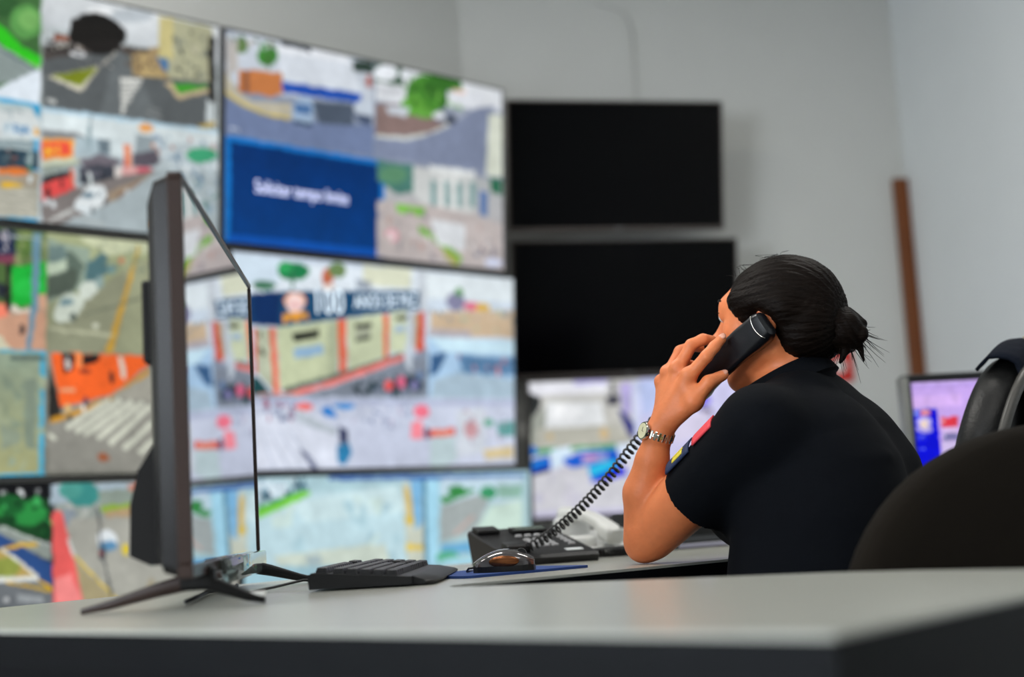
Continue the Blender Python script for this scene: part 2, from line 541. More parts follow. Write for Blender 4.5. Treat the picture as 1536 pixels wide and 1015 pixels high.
PICTURES = {
 'street_cameras_top':
  'r0|0|0,0,1000,1000;r1|1|0,0,508,500;p2|460,99,457,122,446,143,430,158,412,165,396,161,385,148,381,128,385,106,396,85,411,69,429,63,445,66,456,79;p3|51'
  '2,145,508,179,497,209,481,229,463,235,447,226,436,204,431,174,435,141,446,111,462,91,480,84,496,92,508,114;p4|504,138,502,159,495,177,484,189,473,193,'
  '462,188,455,175,452,157,455,136,462,118,472,106,484,102,494,107,501,120;p5|299,82,300,177,411,274,462,338,510,353,510,296,462,267,410,196;p6|411,274,4'
  '62,338,510,353,510,336,445,302;p7|300,187,411,279,510,354,510,390,412,440,303,482;p8|410,301,509,364,511,358,412,296;p9|251,554,412,454,510,343,511,50'
  '4,413,512,304,539;r10|11|508,0,1000,500;r12|13|508,0,1000,160;p14|805,15,799,31,783,48,759,62,734,71,711,74,695,68,689,57,695,41,710,25,733,10,759,1,7'
  '83,-2,799,4;p15|695,34,691,42,681,52,666,61,649,67,635,69,624,67,621,61,624,52,634,43,649,34,666,28,681,26,691,28;p16|512,250,585,206,747,172,819,165,'
  '820,286,513,360;p17|513,310,696,205,728,205,987,246,988,497,514,528;p18|696,215,728,205,841,513,661,519;p19|515,279,586,218,584,210,513,271;s26|14|20.'
  '21.22|513,180,634,236;p23|540,191,579,183,579,203,540,216;p24|525,264,525,270,523,276,521,279,519,280,517,278,515,273,515,268,515,261,517,256,519,253,'
  '521,252,523,254,525,258;p24|541,257,540,263,539,269,536,272,534,273,532,271,530,266,530,261,530,254,532,249,534,246,536,245,538,247,540,251;p24|556,25'
  '0,555,256,554,262,552,265,549,266,547,264,546,259,545,253,546,247,547,242,549,238,552,238,554,240,555,244;p24|571,243,571,249,569,255,567,258,565,259,'
  '563,257,561,252,561,246,561,240,563,235,565,231,567,230,569,232,571,237;p24|587,236,587,242,585,247,583,251,581,252,578,250,577,245,576,239,577,233,57'
  '8,228,580,224,583,223,585,225,586,230;p25|576,189,584,115,611,80,651,55,676,61,708,81,731,115,728,158,690,197,622,214,585,211;p26|603,200,721,150,709,'
  '206,671,239,640,239,615,216;p27|581,133,727,97,727,94,581,129;p27|582,157,727,120,728,117,582,154;p27|582,181,728,143,728,140,582,178;p27|582,205,728,'
  '166,728,163,582,202;p28|624,246,622,253,617,260,608,265,599,268,591,268,585,265,583,259,585,252,591,246,599,240,608,237,616,237,622,240;p29|614,247,61'
  '3,250,610,254,606,257,601,258,597,258,594,257,593,254,594,251,597,247,601,244,606,243,610,243,613,244;p30|521,377,647,298,656,305,617,409,608,414;p31|'
  '535,371,647,302,650,307,614,390;p32|658,303,704,216,701,211,654,298;s16|12|33.34.35|610,269,690,290;p36|744,210,839,131,880,279,748,303;p37|773,206,79'
  '9,192,839,286,774,300;s20|16|38.39.40|728,179,819,265;p41|820,10,979,8,980,265,853,282,820,191;p42|820,12,862,8,863,198,820,196;p43|816,197,847,193,84'
  '7,257,833,250;s46|17|44.45.46.47|862,49,976,250;p48|716,323,779,310,719,491;p17|718,346,735,348,736,343,719,340;p17|735,348,771,328,771,323,735,343;p1'
  '7|718,366,735,368,736,362,719,361;p17|736,368,765,350,764,345,735,363;p17|719,387,735,387,736,382,719,382;p17|736,387,758,372,757,367,735,382;p17|719,'
  '408,735,407,736,402,719,403;p17|736,407,751,393,750,389,735,402;p17|719,428,735,427,736,422,719,423;p17|737,426,744,415,742,411,735,422;p17|719,449,73'
  '6,447,736,441,719,444;p17|737,444,738,434,735,435,734,444;p49|836,308,860,296,887,346,966,296,966,316,880,373;p50|858,303,966,283,962,295,883,346;p51|'
  '961,352,980,347,981,483,961,482;p52|935,478,987,445,988,464,949,491;p53|787,458,833,472,835,463,788,450;p53|793,435,826,445,828,437,795,427;p54|524,48'
  '3,547,484,549,470,525,469;p55|965,56,986,49,987,356,970,360;r56|56|0,500,508,1000;r57|57|0,497,508,1000;r58|58|0,515,492,975;p59|322,557,507,528,508,6'
  '48,323,684;p60|413,552,467,548,467,540,414,544;p61|437,547,437,585,440,584,440,546;p62|414,599,490,593,490,642,414,655;p63|444,602,455,600,455,607,448'
  ',609,448,615,455,615,455,634,444,634,444,628,451,627,451,622,444,622;p63|458,601,463,600,463,624,468,623,468,599,472,598,472,631,459,633;p63|476,598,4'
  '80,597,480,622,487,621,487,628,476,630;p64|424,627,434,603,432,601,422,625;p64|428,632,437,608,435,606,426,630;p65|495,605,507,604,508,635,495,634;p66'
  '|323,684,503,658,494,690,323,715;p67|324,723,478,699,508,698,509,777,324,805;s18|16|68.69.70.71|415,714,478,775;p72|479,704,491,703,491,767,480,767;p7'
  '3|478,770,489,769,489,791,478,792;p74|324,810,509,785,509,850,325,878;p75|482,790,478,799,467,807,452,814,436,818,421,818,410,814,406,806,410,798,420,'
  '789,435,782,452,779,467,779,478,783;p76|406,814,479,809,479,835,407,840;p77|325,873,509,850,511,981,326,998;p78|416,854,430,840,463,844,471,859,416,87'
  '1;p79|355,894,502,880,502,873,355,887;p79|355,924,502,908,502,901,356,917;p79|356,955,502,937,502,930,356,948;p79|356,985,502,965,502,958,356,979;p80|'
  '493,821,492,828,491,834,489,838,487,838,485,836,483,830,483,823,483,816,484,810,486,807,489,806,491,809,492,814;p81|513,526,512,536,510,544,506,549,50'
  '2,550,498,547,495,540,494,531,495,521,497,513,501,508,506,506,509,510,512,517;r82|82|508,503,1000,1000;p83|514,506,825,493,1009,493,1009,542,783,597,5'
  '15,613;p84|514,506,711,498,825,493,1009,481,1009,499,514,526;p85|515,602,595,593,622,603,622,626,515,646;p86|598,615,663,604,690,603,691,677,599,693;p'
  '87|659,608,690,604,689,666,663,669;p88|694,608,757,599,754,662,694,670;p89|761,562,830,556,830,632,758,655;p90|809,522,807,531,801,539,793,546,783,548'
  ',774,546,768,541,766,533,768,524,774,516,783,509,792,507,801,508,807,514;p91|832,594,830,599,826,604,820,607,814,609,808,608,804,605,803,601,804,596,8'
  '08,592,814,588,820,587,826,587,830,590;p92|804,551,825,546,830,568,806,574;s50|20|93.94.95.96.97|811,544,993,678;p98|515,644,595,624,595,705,516,735;p'
  '99|515,660,588,635,589,695,516,726;p100|535,694,534,704,532,712,529,717,525,718,522,714,519,707,518,698,519,688,521,680,525,675,528,674,532,677,534,68'
  '5;p100|544,690,544,698,543,705,541,709,539,710,537,706,536,700,535,692,535,684,537,677,539,673,541,673,542,676,544,682;p100|561,679,561,689,559,697,55'
  '7,702,554,703,552,699,550,692,549,682,550,672,552,664,554,660,557,659,559,663,561,670;p99|557,681,557,686,557,690,556,693,555,693,554,691,554,687,553,'
  '682,554,677,554,674,555,671,556,671,557,673,557,677;p101|516,742,609,702,611,729,516,800;p102|516,761,611,721,611,732,516,797;p103|516,803,586,757,586'
  ',796,517,838;p104|517,833,596,777,600,837,537,894,517,909;p105|586,757,596,752,599,832,590,823;p106|609,713,667,671,724,689,712,706,623,740;p107|609,7'
  '41,701,711,702,765,643,812,610,813;s20|16|108.109.110|612,740,698,789;p111|751,657,812,616,830,656,816,694,751,709;p112|727,617,745,611,747,733,730,73'
  '1;p113|728,674,738,671,738,723,728,723;p114|698,721,747,710,805,702,805,731,712,763;p115|805,714,803,721,797,728,788,732,778,735,770,734,764,730,762,7'
  '24,764,717,770,710,778,705,788,703,797,704,803,708;p116|702,720,723,712,723,761,702,771;p117|517,909,596,838,702,765,805,714,838,713,713,865,578,1000,'
  '518,1002;p118|685,837,780,749,805,720,801,744,723,846,689,887;p119|714,851,777,769,775,764,712,846;p120|746,822,745,828,744,833,741,836,738,837,735,83'
  '5,733,830,732,825,733,818,735,813,737,810,741,809,743,812,745,816;p121|551,1007,713,860,816,717,856,685,1009,675,1010,1036,645,1002;p122|536,995,599,9'
  '29,595,920,533,986;p123|583,955,678,983,679,975,584,948;s50|26|124.125.126.127.128|867,636,994,859;p129|993,600,989,617,976,632,957,644,936,648,918,64'
  '6,905,636,901,622,905,605,918,590,936,578,957,573,975,576,988,585;p130|802,961,827,890,835,888,817,967;p131|595,905,617,856,627,826,650,810,674,811,68'
  '2,843,678,878,648,923,641,941,610,933,597,924;p132|613,868,623,849,649,849,644,870;p133|652,869,661,842,669,836,657,865;p134|649,922,649,928,647,933,6'
  '45,937,643,937,641,934,640,930,639,923,640,917,641,912,643,909,645,908,647,911,648,915;p134|680,878,680,882,679,887,677,889,676,889,674,887,673,884,67'
  '3,879,673,874,674,870,676,867,677,867,679,869,680,873;p135|597,910,641,919,641,927,599,921;p136|635,512,633,656,638,655,641,511;p137|632,555,624,647,6'
  '27,647,635,555;p138|632,759,636,822,645,819,641,755;p139|537,872,537,884,535,894,534,900,532,900,530,895,528,886,528,874,528,862,529,852,531,847,533,8'
  '46,535,851,536,860;p140|534,907,533,915,531,921,529,925,527,925,524,922,523,917,522,909,522,902,524,895,526,891,529,891,531,894,533,899;p140|549,917,5'
  '49,924,547,931,545,934,543,935,541,932,539,926,539,919,539,911,541,904,543,901,545,900,547,903,549,909;p141|568,822,568,831,567,838,566,842,564,842,56'
  '3,838,562,832,561,823,562,815,563,807,564,803,565,803,567,807,568,813'
 ,
 'street_cameras_middle':
  'r142|142|0,0,1000,1000;r143|143|0,0,516,500;p144|424,3,517,4,518,128,426,141;s26|30|145.146.147.148|441,6,514,128;p149|434,156,517,122,519,251,483,300'
  ',453,314,434,300;p150|508,230,505,248,495,262,480,272,464,273,450,268,440,255,436,239,440,222,449,207,464,198,480,196,494,201,505,214;p151|315,318,434'
  ',316,470,329,519,251,521,497,317,510;p152|495,265,519,249,519,319,499,309;p153|434,300,453,325,486,311,486,327,453,342,431,328;p154|345,293,427,306,42'
  '8,355,346,379;p155|315,393,428,355,519,319,521,497,458,501;p156|315,404,409,433,442,502,317,510;p157|311,23,441,6,442,106,313,136;p158|313,130,440,106'
  ',440,139,313,168;p159|407,12,412,11,415,65,410,66;p159|416,10,420,10,424,64,419,65;p159|407,104,420,77,418,75,405,101;p159|417,77,423,98,425,96,420,75'
  ';p160|419,148,432,143,432,336,420,337;p161|426,185,427,273,430,273,429,185;p162|465,407,464,416,463,424,460,428,458,428,455,424,454,417,453,408,454,39'
  '9,455,391,457,387,460,387,462,391,464,398;p163|419,252,418,266,415,278,412,285,407,285,403,280,401,268,400,254,400,240,403,228,407,221,411,221,415,227'
  ',418,238;p164|480,10,503,9,496,299,481,486,471,487,481,278;p165|425,36,507,34,507,29,425,31;r166|167|516,0,1000,490;p168|518,22,565,46,623,47,624,207,'
  '542,270,520,303;p169|519,116,572,66,611,124,592,211,520,282;p170|518,58,562,51,567,109,519,147;p171|519,131,564,104,567,146,519,184;p172|519,184,591,1'
  '37,592,222,520,282;p173|617,112,669,51,670,148,637,195,611,188;p174|591,10,669,-14,791,-7,791,43,669,72;p175|521,397,710,132,743,83,791,76,794,483,522'
  ',490;p176|723,97,791,76,794,483,692,484,724,249;p177|533,344,548,269,579,239,608,252,612,294,584,360,543,374;p178|545,295,557,268,586,265,580,297;p179'
  '|591,343,590,353,588,360,585,364,582,365,579,361,577,354,576,345,576,336,579,328,582,324,585,323,588,327,590,334;p180|598,221,611,193,640,189,644,231,'
  '618,272,602,258;p181|637,184,650,161,663,170,660,208,641,218;p182|693,128,692,139,688,148,684,153,678,154,674,150,670,142,669,132,670,121,673,113,678,'
  '107,683,107,688,110,692,118;p183|713,88,712,93,710,98,708,101,705,102,702,99,700,95,699,90,700,84,702,79,704,76,707,76,710,78,712,82;p184|733,117,742,'
  '116,685,485,665,486;p185|750,16,758,21,742,116,733,117;p186|613,334,793,228,792,222,612,328;p187|524,403,684,419,685,405,524,390;p188|648,373,647,379,'
  '645,383,642,386,638,386,635,384,633,380,632,374,633,369,635,364,638,362,641,361,645,363,647,368;s40|12|189.190.191|643,23,792,131;r192|192|0,490,516,1'
  '000;r193|193|0,490,516,1000;r194|195|0,500,505,985;s24|50|196.197.198|352,511,519,953;p199|431,529,513,528,513,511,431,513;p200|468,606,495,595,497,89'
  '1,470,881;p201|413,789,461,820,461,860,414,890;r202|203|516,490,1000,1000;p204|526,758,794,527,796,989,528,979;p205|528,495,794,492,783,527,686,661,61'
  '5,694,555,714;p24|556,498,588,496,585,559,562,581;p206|606,495,651,494,652,524,609,547;p207|579,539,578,550,576,560,573,565,569,566,566,561,564,551,56'
  '3,539,563,528,566,518,569,513,573,512,576,517,578,527;p208|588,491,606,490,611,547,595,559;p209|700,501,709,597,722,594,713,497;p210|628,568,627,572,6'
  '23,576,617,578,611,579,605,577,601,573,600,569,601,564,605,560,611,558,617,558,623,560,627,563;p211|656,492,669,491,669,518,659,518;p212|554,656,589,6'
  '55,589,641,554,642;p213|524,542,555,714,558,748,526,779;p214|527,763,552,753,680,672,784,544,787,562,686,682,552,779,527,784;p215|680,672,794,560,795,'
  '680,700,682;p216|676,673,564,795,572,814,684,692;p216|705,675,589,811,597,830,714,694;p216|736,680,612,823,620,842,744,699;p216|762,684,644,838,653,85'
  '6,772,702;p216|783,698,676,860,686,877,793,716;p216|790,769,713,881,723,899,800,786;p216|790,845,753,904,764,921,801,862;p216|526,820,548,846,537,856,'
  '526,841;p217|689,591,689,603,687,613,685,619,682,619,680,613,678,604,677,592,678,580,679,570,682,565,684,564,687,570,688,579;p218|581,721,580,731,578,'
  '739,574,744,571,744,567,739,564,731,564,722,564,712,567,704,570,699,574,699,578,703,580,711;p219|626,696,625,706,623,714,620,719,616,719,613,715,611,7'
  '07,610,697,611,687,613,679,616,674,620,674,623,678,625,686;p220|618,721,617,728,616,734,614,737,611,737,609,734,608,728,607,721,608,714,609,708,611,70'
  '4,613,704,616,708,617,713;p221|582,756,582,763,580,769,578,772,576,772,574,769,573,763,572,756,572,749,574,743,576,740,578,739,580,743,582,748;p222|68'
  '1,927,679,935,675,941,669,945,662,945,655,941,651,934,649,926,651,918,655,911,661,908,668,908,675,912,679,918'
 ,
 'street_cameras_bottom':
  'r223|223|0,0,1000,1000;r224|224|0,0,515,1000;r225|225|0,0,515,90;p226|390,27,403,28,403,47,390,46;p225|400,37,399,39,398,41,397,42,396,42,395,41,394,3'
  '9,394,37,394,35,395,33,396,32,397,32,398,33,399,35;p226|426,18,439,19,439,38,427,37;p226|443,41,443,45,442,47,440,49,437,49,435,47,434,44,434,41,434,3'
  '7,435,34,437,33,439,33,441,35,443,38;p226|467,24,479,48,481,45,469,21;p226|479,22,467,44,469,47,481,25;p227|205,42,503,59,507,235,439,195,390,155,206,'
  '81;p228|498,117,493,139,481,155,463,163,443,162,426,151,413,133,409,111,413,90,425,74,443,65,462,67,480,77,493,95;p229|448,81,444,99,433,112,418,119,4'
  '00,118,385,109,374,94,370,76,374,59,384,45,400,38,417,39,433,48,444,63;s30|22|230.231.232|342,58,503,209;p233|206,97,390,159,508,243,509,310,439,245,2'
  '07,167;p234|389,162,507,248,508,242,391,156;p235|207,159,390,191,510,318,513,418,480,376,391,240,207,206;p236|391,241,469,227,481,242,401,249;p237|207'
  ',222,391,244,465,346,480,368,392,369,209,346;p238|435,326,432,343,423,356,409,362,394,361,381,351,371,336,368,318,371,301,380,288,393,282,408,283,422,'
  '293,432,308;p239|389,247,478,372,482,364,393,240;p240|209,330,392,357,480,364,480,381,392,377,209,354;p241|209,354,392,377,482,381,514,435,516,493,210'
  ',454;p242|406,383,510,428,511,420,407,375;p242|478,379,511,425,514,419,481,373;p243|411,443,410,447,408,450,406,452,404,451,401,449,400,446,399,441,40'
  '0,437,401,434,403,433,406,433,408,435,410,439;p244|431,423,490,448,491,473,431,456;r245|245|515,0,1000,1000;p246|505,5,762,8,763,66,505,85;p247|626,49'
  ',622,71,610,89,594,97,575,96,558,85,547,67,543,45,547,23,558,6,574,-3,593,-2,610,8,622,27;p248|584,30,581,45,572,56,560,62,546,61,534,54,525,42,522,27'
  ',525,13,533,1,546,-5,559,-4,572,3,581,15;p249|621,32,763,30,763,101,626,101;p250|751,28,749,35,741,41,730,44,717,43,706,39,699,33,696,25,699,18,706,12'
  ',717,9,730,10,741,14,749,20;p251|626,96,707,89,718,111,632,123;p252|632,127,752,91,763,154,643,149;p253|538,137,643,149,763,145,1005,162,1006,758,593,'
  '597;s14|22|254.255|538,87,590,166;p256|508,114,533,110,590,487,516,493;p257|515,385,555,357,590,487,521,485;p258|545,223,560,300,566,298,551,221;p259|'
  '561,293,675,494,679,489,564,288;p260|563,307,669,490,590,479;p261|669,237,667,254,660,267,649,274,638,273,628,264,620,250,618,232,620,216,627,203,637,'
  '196,649,197,659,205,666,220;p262|671,263,668,273,662,280,652,283,641,282,631,277,624,268,622,258,624,249,631,242,641,239,652,240,661,245,668,253;p263|'
  '642,290,641,301,638,310,634,314,630,314,626,309,623,299,622,288,623,277,626,269,630,264,634,264,638,270,641,279;p264|704,279,703,291,700,299,695,304,6'
  '90,303,685,298,681,288,680,277,681,266,685,257,689,253,695,253,699,259,703,268;p265|616,101,631,290,635,289,621,100;p265|631,290,656,472,661,471,635,2'
  '89;p266|632,288,632,292,630,295,629,297,627,297,625,295,624,291,624,287,624,282,625,279,627,277,629,277,630,279,632,283;s30|30|0.267.268|752,153,1000,'
  '666'
 ,
 'timeout_grid_top':
  'r269|269|0,0,1000,1000;r270|271|0,0,531,500;p272|-1,16,170,-18,457,-15,492,12,492,215,178,267,0,260;p273|166,43,421,22,447,177,178,195;p274|178,195,44'
  '7,177,447,227,182,248;p275|162,20,285,4,404,2,404,33,166,55;p276|70,57,68,75,62,91,53,101,44,104,35,100,29,88,27,71,29,53,35,37,44,27,53,23,62,28,68,4'
  '0;p277|7,37,37,39,41,178,7,223;p278|165,67,162,94,153,118,139,134,125,138,111,131,102,113,99,89,102,62,111,38,124,22,139,17,153,25,162,42;p279|131,67,'
  '132,149,138,148,136,65;p280|41,178,178,153,180,254,146,276,41,283;p281|59,178,74,179,74,287,59,284;p282|41,178,59,175,59,284,41,283;p283|1,202,41,283,'
  '84,318,210,294,211,372,123,372,38,331,1,306;p284|-1,306,43,340,48,328,4,294;p284|44,341,121,378,125,365,47,328;p284|122,378,202,377,203,364,124,365;p2'
  '85|1,318,45,352,139,379,219,376,491,328,491,486,2,497;p286|276,263,421,241,421,347,301,366;p287|215,293,239,247,272,246,284,285,280,371,251,397,215,37'
  '1;p288|220,291,276,285,272,331,223,332;p289|217,370,280,374,276,391,219,390;p290|421,235,456,199,492,215,491,328,438,330;p291|421,284,487,285,487,330,'
  '443,329;p292|417,17,492,-1,492,63,421,66;p293|174,-2,276,-18,272,26,243,18,174,22;s20|20|294.295.296.297|3,21,162,56;p298|488,102,487,116,484,129,479,'
  '137,473,138,468,133,465,123,463,109,465,95,468,82,473,74,479,73,484,77,487,88;p299|15,469,45,473,46,463,16,460;r300|301|531,0,1000,500;p302|501,3,999,'
  '-24,998,114,501,199;p303|497,4,602,-10,601,93,496,99;p304|583,28,579,49,566,68,547,82,527,88,509,85,496,74,492,56,497,36,509,17,527,3,548,-3,566,-1,57'
  '9,10;p305|652,16,649,29,640,42,627,51,613,56,601,54,592,47,589,35,592,22,601,10,613,0,628,-4,640,-3,649,4;p306|510,121,601,106,601,145,510,165;p307|49'
  '9,213,564,194,773,228,763,271,638,342,498,371;p308|784,79,775,128,750,172,715,202,676,212,642,202,619,172,611,130,619,82,643,39,677,8,716,-4,751,6,775'
  ',36;p309|834,31,825,69,803,103,771,127,736,137,705,131,684,110,677,78,685,41,706,7,737,-17,772,-28,804,-23,826,-1;p310|686,173,681,197,668,219,649,234'
  ',628,240,609,235,596,220,592,199,596,176,609,154,628,139,649,133,668,137,681,152;p311|724,202,720,214,710,226,694,235,677,240,662,239,651,233,648,223,'
  '652,210,662,198,677,189,694,184,710,185,720,191;s30|24|312.313.314|602,42,823,175;p315|537,215,629,195,610,252,546,250;p316|498,388,619,371,620,353,49'
  '9,371;p316|620,370,715,318,713,301,618,353;p316|717,317,781,254,774,240,711,302;p317|498,396,638,368,783,252,884,131,966,95,932,457,498,484;p318|774,6'
  '9,915,41,925,93,833,145,773,122;p319|794,50,844,42,844,62,794,70;p320|813,198,808,214,794,230,774,242,752,247,733,246,719,238,715,224,719,208,733,192,'
  '752,180,774,174,794,176,808,184;p321|764,202,762,211,755,221,744,227,733,230,723,229,716,224,714,215,716,205,723,196,733,189,745,186,755,188,762,193;p'
  '322|810,219,807,227,801,235,792,241,783,244,774,242,768,238,766,230,768,222,774,213,783,208,793,205,801,206,807,211;p323|940,143,998,141,995,484,927,4'
  '85;p324|983,-13,982,-6,979,-1,975,3,970,4,966,3,963,-1,962,-7,963,-13,966,-18,970,-22,975,-24,979,-22,982,-18;r325|325|0,500,531,1000;r326|327|18,525,'
  '515,955;r328|328|12,955,531,1000;r329|330|531,500,1000,1000;p331|504,502,637,497,637,638,581,662,504,602;p332|618,552,613,573,597,593,575,606,551,611,'
  '529,607,514,595,509,576,514,555,529,536,551,522,575,517,597,521,613,533;p333|637,510,881,482,880,709,693,717,637,651;p334|699,483,881,475,881,502,699,'
  '515;p335|705,559,728,558,727,691,704,692;p335|755,553,779,552,778,686,755,686;p335|806,546,830,545,830,680,806,680;p335|858,539,883,537,882,674,858,67'
  '5;p336|742,525,757,525,755,706,741,708;p336|791,521,806,521,805,703,790,706;p337|901,571,932,578,931,713,900,705;p338|943,495,995,498,994,579,947,575;'
  'p339|504,703,693,692,880,709,993,743,991,986,503,990;p340|572,708,683,713,674,760,576,752;p341|655,802,750,863,828,956,808,998,730,892,659,839;p342|75'
  '0,902,808,959,808,1011,759,953;p343|585,871,582,888,574,902,563,911,551,913,540,908,533,896,530,880,533,863,540,849,551,840,563,837,574,843,582,855;p3'
  '44|572,873,570,882,566,890,560,895,554,896,548,893,544,886,543,878,544,869,548,861,554,856,561,855,566,858,570,864;s46|26|345.346.347.348.349|508,752,'
  '980,961;p350|992,953,988,964,978,974,963,980,946,983,931,980,921,973,917,963,921,952,931,942,946,935,963,933,978,936,988,943;p351|702,767,839,770,838,'
  '915,730,892;s14|18|352.353.354|869,844,939,940'
 ,
 'building_grid_middle':
  'r355|355|0,0,1000,1000;p9|-228,60,652,1,652,132,-227,232;p356|-28,9,143,15,144,136,7,153;p357|245,62,240,81,225,97,204,108,180,111,159,106,145,93,140,'
  '76,145,57,159,41,180,30,203,26,225,31,240,44;p358|191,52,189,65,181,76,171,83,160,85,150,80,143,71,140,59,143,47,150,36,160,29,171,27,181,31,189,40;p3'
  '59|185,75,185,152,191,152,191,75;p360|136,142,133,153,122,162,108,169,92,171,77,168,67,161,64,151,67,140,77,131,92,124,108,122,122,125,133,132;p361|32'
  '2,80,320,99,315,116,307,125,299,126,291,119,286,104,284,84,286,65,291,48,299,39,307,38,315,45,320,60;p362|366,40,363,57,354,71,341,81,327,82,315,77,30'
  '6,64,303,48,306,31,315,17,327,7,341,5,354,11,363,23;p363|327,124,325,131,319,137,311,141,302,142,294,140,289,136,287,129,289,122,294,116,302,112,311,1'
  '11,320,113,325,117;p364|423,9,600,2,591,104,423,101;p365|398,81,447,80,447,127,398,127;p366|617,5,657,12,656,215,625,206;p367|-121,561,144,646,342,629'
  ',655,394,654,648,-121,669;p368|-74,209,-10,208,52,194,65,187,150,167,624,111,624,198,292,285,146,334,73,331,-74,295;p369|65,187,150,167,146,334,73,331'
  ';p370|150,167,624,111,624,198,146,334;p371|137,338,338,284,338,538,150,623;p372|366,275,496,239,495,456,371,523;p373|516,233,581,216,580,417,515,435;p'
  '374|73,340,116,346,129,637,80,550;p375|301,294,338,284,338,538,304,556;p376|116,346,135,344,150,642,129,646;p377|129,345,135,344,150,642,142,644;p378|'
  '336,284,352,281,357,550,343,558;p379|351,281,364,278,367,550,356,554;p380|493,242,513,237,510,455,495,459;p381|626,212,647,217,641,406,610,421;p382|60'
  '1,228,624,219,615,387,600,415;p383|65,344,75,343,78,550,70,557;p384|61,564,82,569,120,646,61,648;p385|189,362,276,336,276,371,192,397;p385|394,302,449'
  ',284,449,307,395,322;p385|395,372,449,351,449,365,397,389;p386|395,322,449,307,449,351,395,372;p387|538,252,580,241,580,258,539,270;p388|192,433,288,4'
  '03,288,452,194,482;p389|533,297,575,286,575,321,535,331;p390|80,349,88,367,92,405,84,387;p390|84,431,99,455,99,474,88,462;p391|150,623,338,538,371,523'
  ',495,459,565,424,565,437,371,546,168,639;p392|159,643,265,600,352,551,510,462,567,437,572,458,366,576,229,643;p393|72,645,220,640,220,647,72,651;p394|'
  '247,643,366,583,572,462,682,438,681,637,247,649;p395|572,376,595,374,595,512,574,499;s34|26|396.397.398.399|385,562,640,631;s12|26|400.401|569,513,640'
  ',593;p402|527,590,525,603,521,614,515,620,509,620,503,614,499,604,497,591,499,578,503,568,509,562,515,562,521,567,525,577;p403|572,575,570,589,566,600'
  ',560,606,553,606,547,600,543,590,542,576,543,562,547,551,553,545,560,545,566,551,570,561;p404|617,587,615,599,612,609,607,614,602,614,597,609,593,600,'
  '592,588,594,576,597,566,602,561,607,560,612,566,616,575;p405|636,538,635,547,632,554,627,558,622,559,618,555,615,548,614,539,615,530,618,522,623,518,6'
  '28,518,632,522,635,529;p406|233,206,229,226,219,243,204,253,188,255,173,248,163,233,159,214,163,194,173,177,188,167,204,165,219,172,229,187;p407|226,2'
  '17,223,237,215,254,203,264,189,266,177,258,169,243,166,223,169,203,177,186,189,175,203,174,215,181,223,197;p408|218,227,216,233,210,238,201,242,191,24'
  '3,182,241,176,237,174,232,176,226,182,221,191,217,201,216,210,218,216,222;p409|159,272,234,252,240,293,220,285,203,310,181,299,159,320;p410|222,207,22'
  '0,211,212,215,202,218,190,220,179,219,172,217,170,213,172,209,179,205,190,202,202,201,212,201,220,204;p411|652,12,1008,3,1005,332,659,346;p412|652,12,'
  '1008,3,1007,129,652,144;p413|801,146,797,167,787,185,772,196,755,198,741,190,731,174,727,154,731,132,741,114,756,103,772,101,787,109,797,125;p414|795,'
  '97,793,107,788,115,782,120,774,121,768,118,763,111,761,101,763,92,768,83,774,78,782,77,788,81,793,88;p415|866,163,862,173,852,182,837,188,820,190,805,'
  '187,795,180,791,171,795,161,805,152,820,146,837,145,852,147,863,154;p416|900,166,897,177,889,186,877,192,865,194,853,190,845,182,843,172,846,161,853,1'
  '51,865,145,878,144,889,148,897,155;p417|664,214,997,168,996,320,664,334;s26|20|418.419.420.421|669,166,996,295;p422|660,298,823,296,823,333,660,340;p4'
  '23|655,340,1005,338,1003,646,658,648;p424|655,344,1005,338,1005,407,722,413;p425|668,429,731,413,694,522,663,536;p426|767,422,1005,432,1004,520,794,51'
  '8;s26|20|427.428.429.430|767,422,994,533;p431|676,559,766,519,1004,545,1003,646,667,648;p432|-213,383,-122,417,-121,669,-212,671;p433|-224,671,1003,64'
  '8,1000,1013,-223,997;p434|-224,674,1003,653,1003,683,-224,701;p435|72,743,211,698,334,807,334,985,73,987;p436|203,720,334,807,334,841,204,775;s30|18|4'
  '37.438.439.440|86,679,203,764;p441|256,703,253,711,245,717,233,720,219,721,207,717,199,711,196,704,199,696,207,690,219,686,233,686,245,689,253,695;p44'
  '2|279,714,310,696,334,752,295,746;p443|393,697,389,704,379,710,365,713,350,713,336,710,326,705,323,698,326,691,336,686,350,683,365,682,379,685,389,690'
  ';p444|334,885,373,869,385,920,357,980,335,974;p445|211,900,234,916,272,994,256,999;p446|338,796,369,807,369,875,342,874;p447|389,807,588,773,666,808,6'
  '65,996,389,993;s24|16|448.449.450|389,695,588,808;p451|661,719,658,734,650,745,638,752,625,752,613,745,605,734,602,720,605,706,613,694,625,688,638,687'
  ',650,694,658,705;p452|592,773,631,761,640,855,592,854;p453|657,814,756,802,755,838,662,849;p454|675,822,747,815,746,829,675,836;p455|640,796,657,796,6'
  '62,855,644,855;p456|662,855,760,844,764,963,710,1003,661,996;p457|765,712,877,698,875,930,764,952;p458|848,808,845,829,837,846,826,855,813,855,802,846'
  ',795,829,792,808,795,787,803,770,814,761,826,761,838,770,845,787;p459|912,773,909,782,903,789,895,793,886,793,877,789,872,782,870,774,872,765,878,758,'
  '886,754,895,754,904,758,909,765;p460|924,771,997,764,996,845,928,851;p461|866,918,991,895,990,957,875,966;s16|20|462.463.464|765,712,991,883;p465|85,8'
  '08,128,985,132,983,88,806;p465|114,808,172,986,176,984,117,806;p465|143,809,217,988,220,985,146,806;p465|172,809,262,990,266,987,175,806'
 ,
 'road_camera_bottom':
